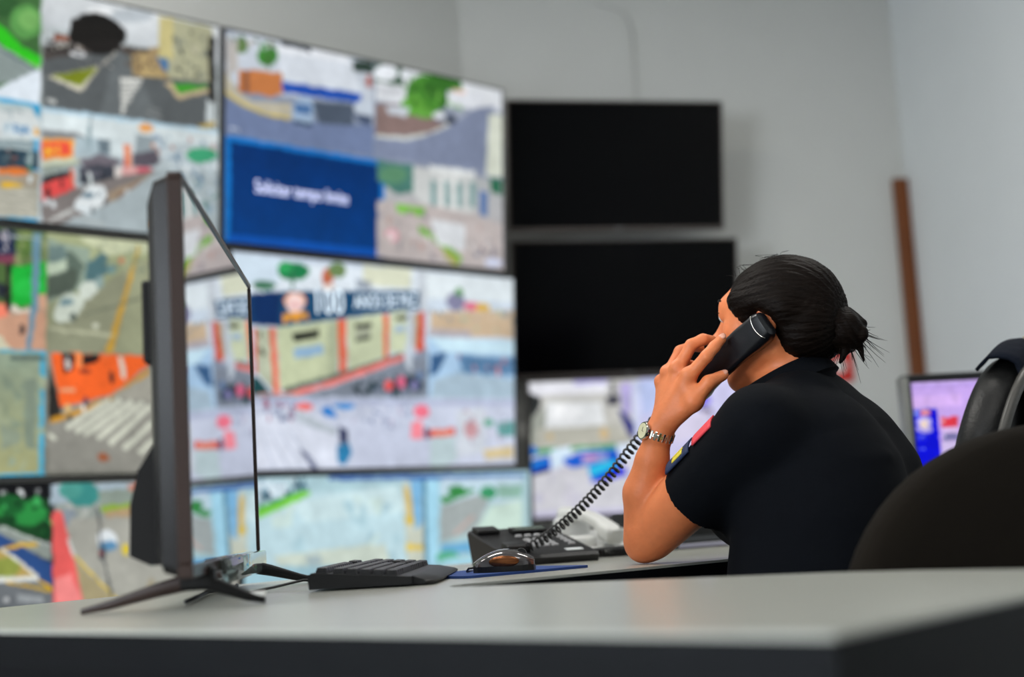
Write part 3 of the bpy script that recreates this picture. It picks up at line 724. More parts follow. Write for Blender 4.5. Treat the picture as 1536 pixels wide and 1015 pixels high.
  'r466|467|0,0,1000,1000;p468|261,2,976,20,976,44,261,23;p469|-231,-6,129,20,129,82,-230,159;s44|22|470.471.472.473.474|38,16,187,138;p475|38,149,187,64'
  ',205,81,59,176,38,179;p476|38,133,172,64,187,70,38,159;p477|38,185,216,76,496,58,528,439,216,425,38,383;p478|143,114,496,58,520,182,187,212;s20|60|479'
  '.480.481|72,110,495,446;p482|87,348,447,331,479,467,129,466;p483|187,364,231,358,238,406,194,406;p484|508,47,588,39,594,458,528,450;p485|517,70,533,68'
  ',553,252,532,250;p486|520,338,591,351,590,381,520,366;p487|516,206,566,219,566,247,520,238;p488|537,37,579,33,578,254,553,274;p489|579,33,596,34,598,4'
  '70,586,468;p490|596,34,643,33,637,474,598,470;p491|648,31,966,34,965,164,647,156;p492|647,128,762,82,780,100,656,157;p493|744,93,740,104,730,112,716,1'
  '16,700,115,686,110,677,100,673,89,677,78,686,70,701,66,716,66,730,72,740,81;p494|863,111,859,126,850,138,837,144,822,143,809,135,800,123,797,107,800,9'
  '2,809,80,822,74,837,75,850,82,860,95;p495|862,75,966,74,965,140,871,141;p496|647,168,779,118,834,145,778,305,646,339;p497|778,305,834,180,965,152,963,'
  '405,787,364;p498|701,313,772,226,767,219,696,306;p499|646,350,787,352,787,410,646,407;p500|715,426,711,440,698,451,681,456,662,454,644,445,633,432,628'
  ',417,633,402,645,392,662,387,681,389,699,397,711,411;p501|646,430,786,422,785,619,645,600;p502|-229,362,962,489,957,1118,-227,861'
 ,
 'yard_cameras':
  'r503|503|0,0,1000,1000;r504|505|0,0,480,500;p506|-11,5,340,5,337,100,-13,99;p507|193,1,340,1,339,27,192,35;p508|-18,43,14,89,52,114,44,191,10,255,-1,4'
  '52,-27,472;p509|10,255,71,171,65,457,-1,452;p510|71,149,309,165,331,389,66,402;p511|28,344,359,336,437,442,368,504,25,465;p512|221,237,214,265,195,287'
  ',168,298,139,295,113,281,95,256,89,227,96,199,115,177,142,166,171,168,197,183,215,207;p513|98,405,96,416,91,425,85,429,78,429,72,423,68,414,66,402,68,'
  '391,73,382,79,377,86,378,92,383,97,393;p514|337,401,335,420,329,435,321,443,312,442,304,433,299,417,297,398,300,379,306,364,314,356,323,356,330,366,33'
  '6,381;p515|330,133,391,114,389,187,342,195;p516|354,12,358,124,370,123,366,11;p517|393,36,447,28,441,286,401,238;p518|381,226,408,250,450,331,450,454,'
  '424,419;p519|447,17,501,20,490,491,453,488;p520|446,73,442,92,435,107,424,115,412,115,401,105,394,89,392,70,395,50,403,35,414,27,426,28,436,37,443,53;'
  'r521|522|0,500,480,1000;p523|-21,494,57,490,369,482,368,515,175,510,-3,540;p524|28,504,25,520,17,532,7,539,-5,538,-15,530,-22,516,-24,500,-22,484,-14,'
  '471,-3,465,8,466,18,474,25,487;p525|-13,572,76,546,87,636,-6,682;p526|-3,584,69,557,68,590,-4,628;p527|-12,671,80,635,80,657,-6,688;p528|83,503,169,47'
  '7,168,554,120,638,80,635;p529|134,573,221,525,382,516,386,617,378,683,249,766,257,717,140,607;p530|214,558,327,545,326,601,219,625;p531|291,575,287,58'
  '0,276,583,261,584,245,582,230,579,220,574,216,569,220,565,230,562,245,561,262,562,277,566,287,570;p532|238,649,326,601,379,616,324,678,257,717;p533|24'
  '9,761,324,678,405,652,411,708,322,756;p534|369,482,463,478,461,578,386,617;p535|-6,693,245,627,242,760,410,731,405,953,-11,945;s14|50|536.537.538|7,69'
  '5,238,959;r539|539|480,0,1000,500;p540|474,19,597,4,592,184,495,290;p541|736,216,804,255,802,312,755,286;p542|799,187,795,203,787,216,776,223,764,222,'
  '753,214,746,200,743,183,746,166,754,154,766,147,778,148,789,156,796,170;p543|631,299,797,266,751,444,626,502;r544|545|480,500,1000,1000;p546|624,592,6'
  '94,496,662,685,607,703'
 ,
 'web_page':
  'r547|547|0,0,1000,1000;r548|549|0,0,1000,50;p550|-20,114,256,110,250,207,-25,205;p551|-19,209,128,204,127,228,-20,229;p552|-20,227,124,224,124,565,118'
  ',958,-53,942;p553|3,238,36,234,34,265,4,266;p554|40,228,92,227,91,267,40,269;p555|46,242,87,241,86,253,45,256;p556|93,319,88,338,76,353,60,360,42,358,'
  '27,348,17,332,14,312,19,294,31,279,47,272,65,273,80,283,90,300;p557|93,375,88,393,76,407,58,414,40,412,24,403,14,387,11,368,16,350,28,336,45,329,63,33'
  '0,79,340,90,356;p558|78,346,75,364,66,377,55,385,43,384,33,375,27,359,25,341,29,323,37,310,48,303,60,304,70,313,77,328;p559|79,343,76,361,68,375,57,38'
  '3,45,382,36,372,29,357,28,338,31,320,40,305,50,298,62,299,72,308,78,324;p560|71,340,68,353,63,363,56,368,48,368,42,361,37,350,37,337,39,324,44,313,52,'
  '308,59,309,66,315,70,326;p561|63,338,62,345,59,351,55,355,51,354,47,350,45,344,44,336,46,328,49,322,53,319,57,319,61,323,63,330;p562|6,441,54,438,54,4'
  '33,6,436;p562|8,457,49,455,49,449,8,451;p562|1,537,48,535,48,530,1,532;p562|3,539,44,538,44,531,3,533;p563|138,295,227,289,222,372,140,369;p564|161,32'
  '4,160,332,156,339,152,342,148,342,145,338,142,331,142,322,143,314,146,307,150,304,155,304,158,308,161,315;p565|142,379,222,379,219,421,139,417;p566|13'
  '9,424,219,421,215,483,138,483;p567|155,447,154,454,152,459,149,462,146,462,143,459,142,453,142,445,143,438,145,433,148,430,151,430,154,433,155,439;p56'
  '8|131,490,233,485,207,898,118,889'
 ,
}

# ------------------------------------------------------------------ pictures on the screens
PAL = [hexlin(c) for c in PALETTE.split()]
PALS = [np.array([int(c[i:i + 2], 16) / 255 for i in (0, 2, 4)]) for c in PALETTE.split()]


def paint(spec, nx, ny, seed=0):
    """rasterise the flat shapes of one picture; returns (ny,nx,3) sRGB, row 0 on top"""
    W, H = nx * 2, ny * 2
    img = np.full((H, W, 3), 0.5)
    rg = np.random.default_rng(seed)
    gx = (np.arange(W) + 0.5) / W * 1000
    gy = (np.arange(H) + 0.5) / H * 1000

    def poly(P, col):
        xs, ys = P[:, 0], P[:, 1]
        i0, i1 = np.searchsorted(gx, [xs.min(), xs.max()])
        j0, j1 = np.searchsorted(gy, [ys.min(), ys.max()])
        if i1 <= i0 or j1 <= j0:
            return
        X, Y = gx[None, i0:i1], gy[j0:j1, None]
        ins = np.zeros((j1 - j0, i1 - i0), bool)
        n = len(P)
        for a in range(n):
            x0, y0 = P[a]
            x1, y1 = P[(a + 1) % n]
            if y0 == y1:
                continue
            c = ((y0 > Y) != (y1 > Y)) & (X < (x1 - x0) * (Y - y0) / (y1 - y0) + x0)
            ins ^= c
        img[j0:j1, i0:i1][ins] = col

    for op in spec.split(';'):
        k, a = op[0], op[1:].split('|')
        q = np.array([float(t) for t in a[-1].split(',')])
        if k == 'p':
            poly(q.reshape(-1, 2), PALS[int(a[0])])
        elif k == 'r':
            i0, i1 = np.searchsorted(gx, [q[0], q[2]])
            j0, j1 = np.searchsorted(gy, [q[1], q[3]])
            if j1 > j0:
                t = np.linspace(0, 1, j1 - j0)[:, None, None]
                img[j0:j1, i0:i1] = PALS[int(a[0])] * (1 - t) + PALS[int(a[1])] * t
        else:
            n, size = int(a[0]), float(a[1])
            cols = [PALS[int(c)] for c in a[2].split('.')]
            for _ in range(n):
                cx, cy = rg.uniform(q[0], q[2]), rg.uniform(q[1], q[3])
                w, h = rg.uniform(0.3, 1) * size * 0.6, rg.uniform(0.4, 1.3) * size * 0.9
                an = rg.uniform(0, 6.28, 6)
                an.sort()
                poly(np.stack([cx + w * np.cos(an), cy + h * np.sin(an)], 1), cols[rg.integers(len(cols))])
    # low-resolution camera look: edges wobble a little
    def smooth_noise(cells):
        g = rg.normal(0, 1, (int(cells * H / W) + 3, cells + 3))
        yy, xx = np.linspace(0, g.shape[0] - 1.001, H), np.linspace(0, g.shape[1] - 1.001, W)
        y0, x0 = yy.astype(int), xx.astype(int)
        fy, fx = (yy - y0)[:, None], (xx - x0)[None]
        return g[y0][:, x0] * (1 - fy) * (1 - fx) + g[y0 + 1][:, x0] * fy * (1 - fx) + g[y0][:, x0 + 1] * (1 - fy) * fx + g[y0 + 1][:, x0 + 1] * fy * fx

    dx = 0.5 * smooth_noise(60) + 0.45 * smooth_noise(150)
    dy = 0.5 * smooth_noise(60) + 0.45 * smooth_noise(150)
    jj = np.clip(np.arange(H)[:, None] + dy, 0, H - 1).astype(int)
    ii = np.clip(np.arange(W)[None] + dx, 0, W - 1).astype(int)
    img = img[jj, ii]
    out = img.reshape(ny, 2, nx, 2, 3).mean((1, 3))
    # sensor mottle, coarse to fine
    for cells, amp in ((9, 0.02), (26, 0.02), (70, 0.022)):
        g = rg.normal(0, 1, (int(cells * ny / nx) + 2, cells + 2))
        yy = np.linspace(0, g.shape[0] - 1.001, ny)
        xx = np.linspace(0, g.shape[1] - 1.001, nx)
        y0, x0 = yy.astype(int), xx.astype(int)
        fy, fx = (yy - y0)[:, None], (xx - x0)[None]
        v = g[y0][:, x0] * (1 - fy) * (1 - fx) + g[y0 + 1][:, x0] * fy * (1 - fx) + g[y0][:, x0 + 1] * (1 - fy) * fx + g[y0 + 1][:, x0 + 1] * fy * fx
        out = out * (1 + amp * v[..., None])
    out = out * (1 + rg.normal(0, 0.012, out.shape[:2] + (1,)))
    return np.clip(out, 0, 1)


def screen_material(name, strength):
    m = bpy.data.materials.new(name)
    m.use_nodes = True
    nt = m.node_tree
    b = nt.nodes['Principled BSDF']
    b.inputs['Base Color'].default_value = (0.002, 0.002, 0.002, 1)
    b.inputs['Roughness'].default_value = 0.4
    b.inputs['Specular IOR Level'].default_value = 0.05
    at = nt.nodes.new('ShaderNodeAttribute')
    at.attribute_name = 'picture'
    nt.links.new(at.outputs['Color'], b.inputs['Emission Color'])
    b.inputs['Emission Strength'].default_value = strength
    return m


def screen_mesh(name, key, w, h, nx, ny, m, parent, seed, y=-0.0):
    """lit panel: grid in the local XZ plane, facing -Y, colours from the painted picture"""
    u = np.linspace(-0.5, 0.5, nx)
    v = np.linspace(0.5, -0.5, ny)
    U, Vv = np.meshgrid(u, v)
    P = np.stack([U.ravel() * w, np.full(U.size, y), Vv.ravel() * h], 1)
    i = (np.arange(ny - 1)[:, None] * nx + np.arange(nx - 1)[None]).ravel()
    F = np.stack([i, i + nx, i + nx + 1, i + 1], 1)
    o = from_np(name, P, F, m, parent, smooth=False)
    img = lin(paint(PICTURES[key], nx, ny, seed)).reshape(-1, 3)
    ca = o.data.color_attributes.new('picture', 'FLOAT_COLOR', 'POINT')
    ca.data.foreach_set('color', np.concatenate([img, np.ones((len(img), 1))], 1).astype(np.float32).ravel())
    return o


BEZ = mat('tv_bezel_black', '101012', 0.35, bump=0.02)
BACKP = mat('tv_back_plastic', '141416', 0.55, bump=0.05, bscale=300)
STEEL = mat('steel_bracket', '6b6c6e', 0.4, metal=0.9)
LOGO = mat('logo_silver', '8a8a8c', 0.3, metal=0.8)
OFF = mat('screen_off_black', '010102', 0.16, spec=0.09)
LIT = screen_material('screen_lit', 1.0)
LIT2 = screen_material('screen_lit_bright', 1.0)
EDGE = mat('tv_edge_brushed', '5c5450', 0.35, metal=0.6)


def television(X, Y, Z, yaw, tilt, W, H, label, group, picture=None, seed=0, bez=0.007, back=0.2, m=None, chin=None):
    t = empty('wall_television', (X, Y, Z), (tilt, 0, yaw))
    tag(t, label, 'television', group)
    # bezel: four bars round the panel
    bm = bmesh.new()
    th = 0.03
    cb = chin or bez
    bm_box(bm, (0, th / 2 - 0.004, H / 2 - bez / 2), (W, th, bez), 0.002, 1)
    bm_box(bm, (0, th / 2 - 0.004, -H / 2 + cb / 2), (W, th, cb), 0.002, 1)
    for s in (-1, 1):
        bm_box(bm, (s * (W / 2 - bez / 2), th / 2 - 0.004, (cb - bez) / 2), (bez, th, H - bez - cb), 0.002, 1)
    from_bm('bezel', bm, EDGE if chin else BEZ, t)
    if picture:
        screen_mesh('screen', picture, W - 2 * bez, H - bez - cb, 240, 135, m or LIT, t, seed).location = (0, 0, (cb - bez) / 2)
    else:
        box('screen', (0, 0.002, (cb - bez) / 2), (W - 2 * bez, 0.004, H - bez - cb), OFF, t)
    bm = bmesh.new()
    rings = []
    for s, yy in ((1.0, 0.018), (0.97, 0.034), (0.7, 0.055), (0.62, 0.06)):
        rings.append([(x * s, yy, z * s) for x, z in rrect(W * 0.995, H * 0.99, 0.01, 3)])
    bm_loft(bm, rings)
    from_bm('back_housing', bm, BACKP, t)
    bm = bmesh.new()
    bm_box(bm, (0, 0.07, 0), (0.42, 0.02, 0.3))
    bm_box(bm, (0, 0.07 + (back - 0.07) / 2, 0), (0.12, back - 0.07, 0.12))
    from_bm('wall_bracket', bm, STEEL, t)
    if chin:
        box('logo', (0, -0.006, -H / 2 + cb / 2), (0.03, 0.003, 0.008), LOGO, t, bev=0.001)
    return t


yawB = 0.766
cB, sB = math.cos(yawB), math.sin(yawB)
GV = 'lit televisions of the video wall'
ROWS = [(-0.438, 4.84, 2.100), (-0.438, 4.822, 1.372), (-0.420, 4.80, 0.660)]
LABB = ['wall television of the video wall with a dark blue timeout message tile, top row',
        'wall television showing a cream building with a navy sign lettered 100, middle row',
        'wall television showing a pale hazy road and a blue pole, bottom row right']
LABA = ['top left wall television showing a big dark tree and a street with a white car',
        'middle left wall television showing a hazy road and an orange shopfront',
        'bottom left wall television showing a pink kerb and a blue-striped road']
KEYB = ['timeout_grid_top', 'building_grid_middle', 'road_camera_bottom']
KEYA = ['street_cameras_top', 'street_cameras_middle', 'street_cameras_bottom']
WHITE_GLOW = mat('on_screen_lettering', 'c9cde8', 0.5, emit='c4c8ea', strength=0.9)
WHITE_GLOW2 = mat('on_screen_sign_lettering', 'd6e2ea', 0.5, emit='d2e0ea', strength=0.8)
TW, TH = 1.23, 0.70
for r, (x, y, z) in enumerate(ROWS):
    tb = television(x, y, z, yawB, 0.07, TW, TH, LABB[r], GV, KEYB[r], seed=r, back=0.46)
    if r == 0:
        text('message_text', 'Solicitar tempo limite', WHITE_GLOW, tb, 0.375, ((0.25 - 0.5) * TW, -0.0015, (0.5 - 0.727) * TH), (math.pi / 2, 0, 0), height=0.058)
    if r == 1:
        text('sign_number', '100', WHITE_GLOW2, tb, 0.112, ((0.312 - 0.5) * TW, -0.0015, (0.5 - 0.205) * TH), (math.pi / 2, math.radians(-3), 0), height=0.080)
        text('sign_words', 'ANOS DE PAZ', WHITE_GLOW2, tb, 0.275, ((0.503 - 0.5) * TW, -0.0015, (0.5 - 0.180) * TH), (math.pi / 2, math.radians(-5), 0), height=0.046)
    television(x - cB * 1.24, y - sB * 1.24, z, yawB, 0.07, TW, TH, LABA[r], GV, KEYA[r], seed=10 + r, back=0.46)
GK = 'smaller televisions on the back wall'
television(0.46, 5.555, 2.201, 0.23, 0.168, 0.90, 0.52, 'upper black switched-off wall television, the topmost of the right stack', GK, back=0.33, chin=0.016)
television(0.465, 5.60, 1.636, 0.23, 0.168, 0.94, 0.54, 'lower black switched-off wall television, just left of the woman\'s head', GK, back=0.28, chin=0.014)
television(0.50, 5.60, 1.085, 0.23, 0.10, 0.94, 0.54, 'wall television showing yards and bright blue cars, behind the woman\'s forearm', GK, 'yard_cameras', seed=21, back=0.26, m=LIT2, chin=0.012)
# small red-edged sign on the back wall behind the hair bun
RED = mat('sign_red', 'c8281e', 0.5)
SW = mat('sign_white', 'd8d4d0', 0.5)
bs = 1.0
sg = empty('wall_sign', on_back(1.572, 1.395, 0.0), (0, 0, ang_b))
tag(sg, 'small red and white square sign on the grey wall behind the hair bun', 'sign')
box('plate', (0, -0.004, 0), (0.13, 0.008, 0.135), RED, sg, bev=0.002)
bm = bmesh.new()
bm_lathe(bm, [(0.031, 0), (0.031, 0.003)], 24, Matrix.Translation((0, -0.0075, 0)) @ Matrix.Rotation(math.pi / 2, 4, 'X'))
from_bm('white_disc', bm, SW, sg)

# ------------------------------------------------------------------ console desk
LAM = mat('desk_laminate', 'a0a199', 0.27, noise=0.035, nscale=60, bump=0.015, bscale=400)
DARK = mat('desk_edge_graphite', '090b0e', 0.55, spec=0.12, noise=0.06, nscale=30, bump=0.04, bscale=300)
DZ = 0.75
OUT_L, OUT_C, OUT_R = (-1.0, 1.885), (0.199, 0.949), (0.62, 1.42)
INNER = [(0.56, 1.52), (0.537, 1.557), (0.45, 1.66), (0.366, 1.722), (0.15, 1.815), (-0.06, 1.90), (-0.098, 1.925), (-0.105, 1.955), (-0.085, 1.99),
         (0.174, 2.193), (0.328, 2.331), (1.9, 3.63)]
BACKE = [(1.36, 4.27), (0.30, 3.28), (-0.2, 2.85), (-0.55, 2.42), (-0.773, 2.114)]
poly_desk = [OUT_L, OUT_C, OUT_R] + INNER + BACKE
desk = empty('console_desk', (0, 0, 0))
tag(desk, 'long angled console desk with pale grey top and dark graphite sides', 'desk')


def shrink(poly, d):
    n = len(poly)
    out = []
    for i in range(n):
        p0, p1, p2 = (Vector(poly[j % n]) for j in (i - 1, i, i + 1))
        a, b = (p1 - p0).normalized(), (p2 - p1).normalized()
        na, nb = Vector((-a.y, a.x)), Vector((-b.y, b.x))
        nn = (na + nb).normalized()
        out.append(tuple(p1 + nn * d / max(0.4, nn.dot(na))))
    return out


bm = bmesh.new()
bm_prism(bm, poly_desk, DZ - 0.004, DZ)
from_bm('desktop', bm, LAM, desk)
bm = bmesh.new()
bm_prism(bm, shrink(poly_desk, -0.0008), DZ - 0.042, DZ - 0.0042)
from_bm('edge_band', bm, DARK, desk)


def panel(name, a, b, inset, z0, z1, th=0.018):
    a, b = Vector(a), Vector(b)
    d = (b - a).normalized()
    nrm = Vector((-d.y, d.x))
    bm = bmesh.new()
    q = [a + nrm * inset, b + nrm * inset, b + nrm * (inset + th), a + nrm * (inset + th)]
    bm_prism(bm, [tuple(p) for p in q], z0, z1)
    return from_bm(name, bm, DARK, desk)


def along(a, b, t):
    return tuple(Vector(a).lerp(Vector(b), t))


panel('front_panel', along(OUT_L, OUT_C, 0.02), along(OUT_L, OUT_C, 0.995), 0.003, 0.0, DZ - 0.043)
panel('end_panel', along(OUT_C, OUT_R, 0.02), along(OUT_C, OUT_R, 0.96), 0.004, 0.0, DZ - 0.043)
panel('back_panel', BACKE[1], BACKE[2], 0.05, 0.25, DZ - 0.043)
panel('back_panel', BACKE[0], BACKE[1], 0.05, 0.25, DZ - 0.043)
panel('support_panel', (1.86, 3.62), (1.38, 4.18), 0.03, 0.0, DZ - 0.043)
panel('support_panel', (-0.12, 2.1), (-0.42, 2.45), 0.0, 0.0, DZ - 0.043)

# ------------------------------------------------------------------ desk television (switched off, seen nearly edge-on)
GLOSS = mat('desk_screen_gloss', 'e2e3e5', 0.015, metal=1.0)
BRONZE = mat('desk_tv_bezel', '2c1d18', 0.35, coat=0.12)
PLAST = mat('desk_tv_plastic', '121111', 0.45, spec=0.25, bump=0.03, bscale=400)
CLEAR = mat('clear_plastic', 'e8f4f0', 0.05, trans=0.95, ior=1.4)
mx, my, mz, myaw, MW, MH = -0.419, 2.043, 1.028, 1.658, 0.806, 0.476
tvd = empty('desk_television', (mx, my, mz), (0, 0, myaw))
tag(tvd, 'slim black desk television standing edge-on, its glossy dark screen mirroring the video wall', 'television')
bm = bmesh.new()
bz = 0.008
for c, s in (((0, 0.004, MH / 2 - bz / 2), (MW, 0.018, bz)), ((0, 0.004, -MH / 2 + 0.008), (MW, 0.018, 0.016)),
             ((-MW / 2 + bz / 2, 0.004, 0.004), (bz, 0.018, MH - 0.024)), ((MW / 2 - bz / 2, 0.004, 0.004), (bz, 0.018, MH - 0.024))):
    bm_box(bm, c, s, 0.0015, 1)
from_bm('bezel', bm, BRONZE, tvd)
box('screen', (0, 0.0, 0.004), (MW - 2 * bz, 0.004, MH - 0.024), GLOSS, tvd)
bm = bmesh.new()
rings = []
for s, sz, yy in ((0.998, 0.995, 0.012), (0.985, 0.97, 0.03), (0.95, 0.9, 0.038), (0.94, 0.88, 0.04)):
    rings.append([(x * s, yy, z * sz) for x, z in rrect(MW, MH, 0.012, 4)])
bm_loft(bm, rings)
from_bm('back_shell', bm, PLAST, tvd, smooth=True, auto=True)
bm = bmesh.new()
prof = [(0.036, 0.02), (0.062, -0.02), (0.072, -0.06), (0.074, -0.12), (0.05, -0.132), (0.036, -0.132)]
A = [(-0.36, y, z - 0.09) for y, z in prof]
B = [(0.36, y, z - 0.09) for y, z in prof]
bm_loft(bm, [A, B])
from_bm('electronics_housing', bm, PLAST, tvd)
bm = bmesh.new()
bm_box(bm, (-0.32, 0.045, 0.065), (0.1, 0.012, 0.1), 0.003, 1)
from_bm('rear_cover', bm, PLAST, tvd)
bm = bmesh.new()
for k in range(5):
    bm_box(bm, (0.0, 0.041, 0.12 + 0.015 * k), (0.4, 0.003, 0.004))
tag(from_bm('vent_slots', bm, BEZ, tvd), kind='stuff')
box('clear_strip', (0.10, -0.013, -MH / 2 - 0.0), (0.55, 0.009, 0.034), CLEAR, tvd, bev=0.003)
for sx, nm in ((-0.265, 'n'), (0.315, 'f')):
    ft = empty('foot', (sx, 0.01, -MH / 2), parent=tvd)
    zdesk = DZ - mz + MH / 2
    fm = bmesh.new()
    bm_box(fm, (0, 0.0, -0.004), (0.03, 0.045, 0.03), 0.004, 1)
    o = from_bm('foot_hub', fm, PLAST, ft)
    for sgn, ln in ((1, 0.14), (-1, 0.082 if nm == 'n' else 0.115)):
        bm = bmesh.new()
        pts = [(0, 0, -0.006), (0, sgn * ln * 0.35, -0.016), (0, sgn * ln * 0.75, zdesk + 0.010), (0, sgn * ln, zdesk + 0.004)]
        rings = []
        for (x, y, z), w, h in zip(pts, (0.03, 0.028, 0.022, 0.016), (0.022, 0.018, 0.012, 0.007)):
            rings.append([(x + a, y, z + b) for a, b in rrect(w, h, h * 0.35, 2)])
        bm_loft(bm, rings)
        from_bm('foot_leg', bm, BRONZE if sgn > 0 else PLAST, ft, smooth=True, auto=True)
TAG = mat('tag_white', 'e8e6e0', 0.6)
box('foot_tag', (-0.265, -0.062, DZ - mz + 0.012), (0.012, 0.022, 0.006), TAG, tvd, bev=0.001)
# dark leads lying behind the desk television
CAB = mat('cable_black', '141416', 0.45)
tube('power_lead', [(-0.44, 1.86, DZ + 0.004), (-0.455, 2.0, DZ + 0.004), (-0.475, 2.15, DZ + 0.004), (-0.455, 2.26, DZ + 0.004), (-0.47, 2.34, DZ + 0.004)], 0.0032, CAB)
tag(bpy.data.objects['power_lead'], 'black power lead lying on the desk beneath the edge-on television', 'cable')

# ------------------------------------------------------------------ keyboard
KB = mat('keyboard_black', '17171a', 0.45, bump=0.03, bscale=300)
KEY = mat('keycap_black', '1d1d21', 0.4, bump=0.02, bscale=300)
kb = empty('keyboard', (-0.214, 2.235, DZ), (0, 0, math.atan2(0.999, 0.036)))
tag(kb, 'black full-size keyboard with a wrist rest in front of the desk television', 'keyboard')
# local x: along the keys, local y: away from the user; slopes up to the back
bm = bmesh.new()
prof = [(-0.062, 0.003), (-0.062, 0.014), (0.078, 0.026), (0.084, 0.022), (0.082, 0.003)]
bm_loft(bm, [[(-0.224, y, z) for y, z in prof], [(0.224, y, z) for y, z in prof]])
from_bm('body', bm, KB, kb)
bm = bmesh.new()
prof = [(-0.092, 0.002), (-0.095, 0.006), (-0.089, 0.009), (-0.062, 0.0145), (-0.058, 0.003)]
rings = []
for x, s in ((-0.212, 0.6), (-0.2, 0.95), (-0.1, 1.05), (0, 1.07), (0.1, 1.05), (0.2, 0.95), (0.212, 0.6)):
    rings.append([(x, -0.06 + (y + 0.06) * s, z) for y, z in prof])
bm_loft(bm, rings)
from_bm('wrist_rest', bm, KB, kb, smooth=True, auto=True)
keymesh = {}


def key(x, y, w):
    k = round(w, 4)
    if k not in keymesh:
        bm = bmesh.new()
        rings = [[(a, b, 0) for a, b in rrect(w, 0.0172, 0.0012, 1)], [(a, b, 0.007) for a, b in rrect(w - 0.004, 0.0135, 0.002, 1)], [(a, b, 0.0076) for a, b in rrect(w - 0.006, 0.012, 0.002, 1)]]
        bm_loft(bm, rings)
        me = bpy.data.meshes.new('key')
        bm.to_mesh(me)
        bm.free()
        me.materials.append(KEY)
        keymesh[k] = me
    sl = 0.012 / 0.14
    o = link('key', keymesh[k], None, kb, (x, y, 0.0142 + (y + 0.062) * sl), (math.atan(sl), 0, 0))
    return o


U = 0.0187
rows = [(0.066, [1] * 13), (0.042, [1] * 13 + [2]), (0.0233, [1.5] + [1] * 12 + [1.5]), (0.0046, [1.75] + [1] * 11 + [2.25]), (-0.0141, [2.25] + [1] * 10 + [2.75]),
        (-0.0328, [1.25, 1.25, 1.25, 6.25, 1.25, 1.25, 1.25, 1.25])]
for y, ws in rows:
    x = -0.213
    for w in ws:
        key(x + w * U / 2, y, w * U - 0.0008)
        x += w * U
for r, y in enumerate((0.066, 0.042, 0.0233, -0.0141, -0.0328)):
    for c in range(3):
        if r == 3 and c != 1:
            continue
        key(0.083 + c * U, y, U - 0.0008)
for y in (0.042, 0.0233, 0.0046, -0.0141, -0.0328):
    for c in range(4):
        key(0.15 + c * U, y, U - 0.0008)
tube('keyboard_lead', [(-0.30, 2.20, DZ + 0.008), (-0.335, 2.17, DZ + 0.012), (-0.37, 2.13, DZ + 0.006), (-0.395, 2.07, DZ + 0.003), (-0.40, 2.0, DZ + 0.003)], 0.002, CAB)
tag(bpy.data.objects['keyboard_lead'], 'thin black lead running from the back of the keyboard', 'cable')

# ------------------------------------------------------------------ mouse pad and mouse
PAD = mat('mousepad_blue', '1f3f7e', 0.7, noise=0.1, nscale=80, bump=0.05, bscale=900)
pa = math.atan2(0.635, 0.77)
bm = bmesh.new()
bm_prism(bm, rrect(0.25, 0.2, 0.012, 4), 0.0, 0.004)
mp_ = from_bm('mouse_pad', bm, PAD, None, loc=(-0.055, 2.315, DZ), rot=(0, 0, pa))
tag(mp_, 'blue fabric mouse pad lying flat on the desk under the mouse', 'mouse pad')
ms = empty('computer_mouse', (-0.033, 2.262, DZ + 0.004), (0, 0, math.radians(-8)))
tag(ms, 'dark glossy computer mouse with bronze side on the blue pad', 'mouse')
MB_ = mat('mouse_base', '121214', 0.4)
MS_ = mat('mouse_shell', '4a4546', 0.12, coat=1.0, metal=0.35)
MBR = mat('mouse_bronze', '7a4a2a', 0.2, metal=0.8)


def mouse_ring(x, hw, hh, z0=0.0):
    return [(x, hw * math.cos(a), z0 + hh * max(0, math.sin(a)) ** 0.8 if math.sin(a) > 0 else z0) for a in [2 * math.pi * k / 20 for k in range(20)]]


xs = np.linspace(-0.048, 0.048, 13)
bm = bmesh.new()
bm_loft(bm, [[(x, y, z) for y, z in ((-hw, 0.0), (hw, 0.0), (hw, 0.009), (-hw, 0.009))] for x in xs for hw in [0.031 * math.sqrt(max(0.02, 1 - (x / 0.05) ** 2)) * 0.9 + 0.003]])
from_bm('base', bm, MB_, ms)
bm = bmesh.new()
rings = []
for x in xs:
    t = (x + 0.048) / 0.096
    hw = 0.030 * (max(0.03, 1 - (x / 0.0495) ** 2)) ** 0.4
    hh = 0.028 * math.sin(math.pi * (0.12 + 0.8 * (1 - t))) ** 0.8
    rings.append([(x, hw * math.cos(a), 0.007 + max(0, hh) * max(0.0, math.sin(a)) ** 0.7) for a in np.linspace(0, math.pi, 13)] + [(x, 0, 0.0065)])
bm_loft(bm, rings)
from_bm('shell', bm, MS_, ms, smooth=True, auto=True)
bm = bmesh.new()
bmesh.ops.create_uvsphere(bm, u_segments=20, v_segments=10, radius=1)
bmesh.ops.scale(bm, vec=(0.024, 0.004, 0.009), verts=bm.verts)
bmesh.ops.translate(bm, vec=(0.004, -0.0285, 0.016), verts=bm.verts)
from_bm('side_panel', bm, MBR, ms, smooth=True)
bm = bmesh.new()
bm_lathe(bm, [(0.008, -0.003), (0.009, 0), (0.008, 0.003)], 16, Matrix.Translation((0.028, 0, 0.026)) @ Matrix.Rotation(math.pi / 2, 4, 'X'))
from_bm('scroll_wheel', bm, MB_, ms, smooth=True, auto=True)
tube('lead', [(-0.046, 0.0, 0.008), (-0.058, 0.004, 0.007), (-0.066, 0.03, 0.002), (-0.064, 0.09, -0.001), (-0.06, 0.17, -0.002)], 0.0016, CAB, ms)

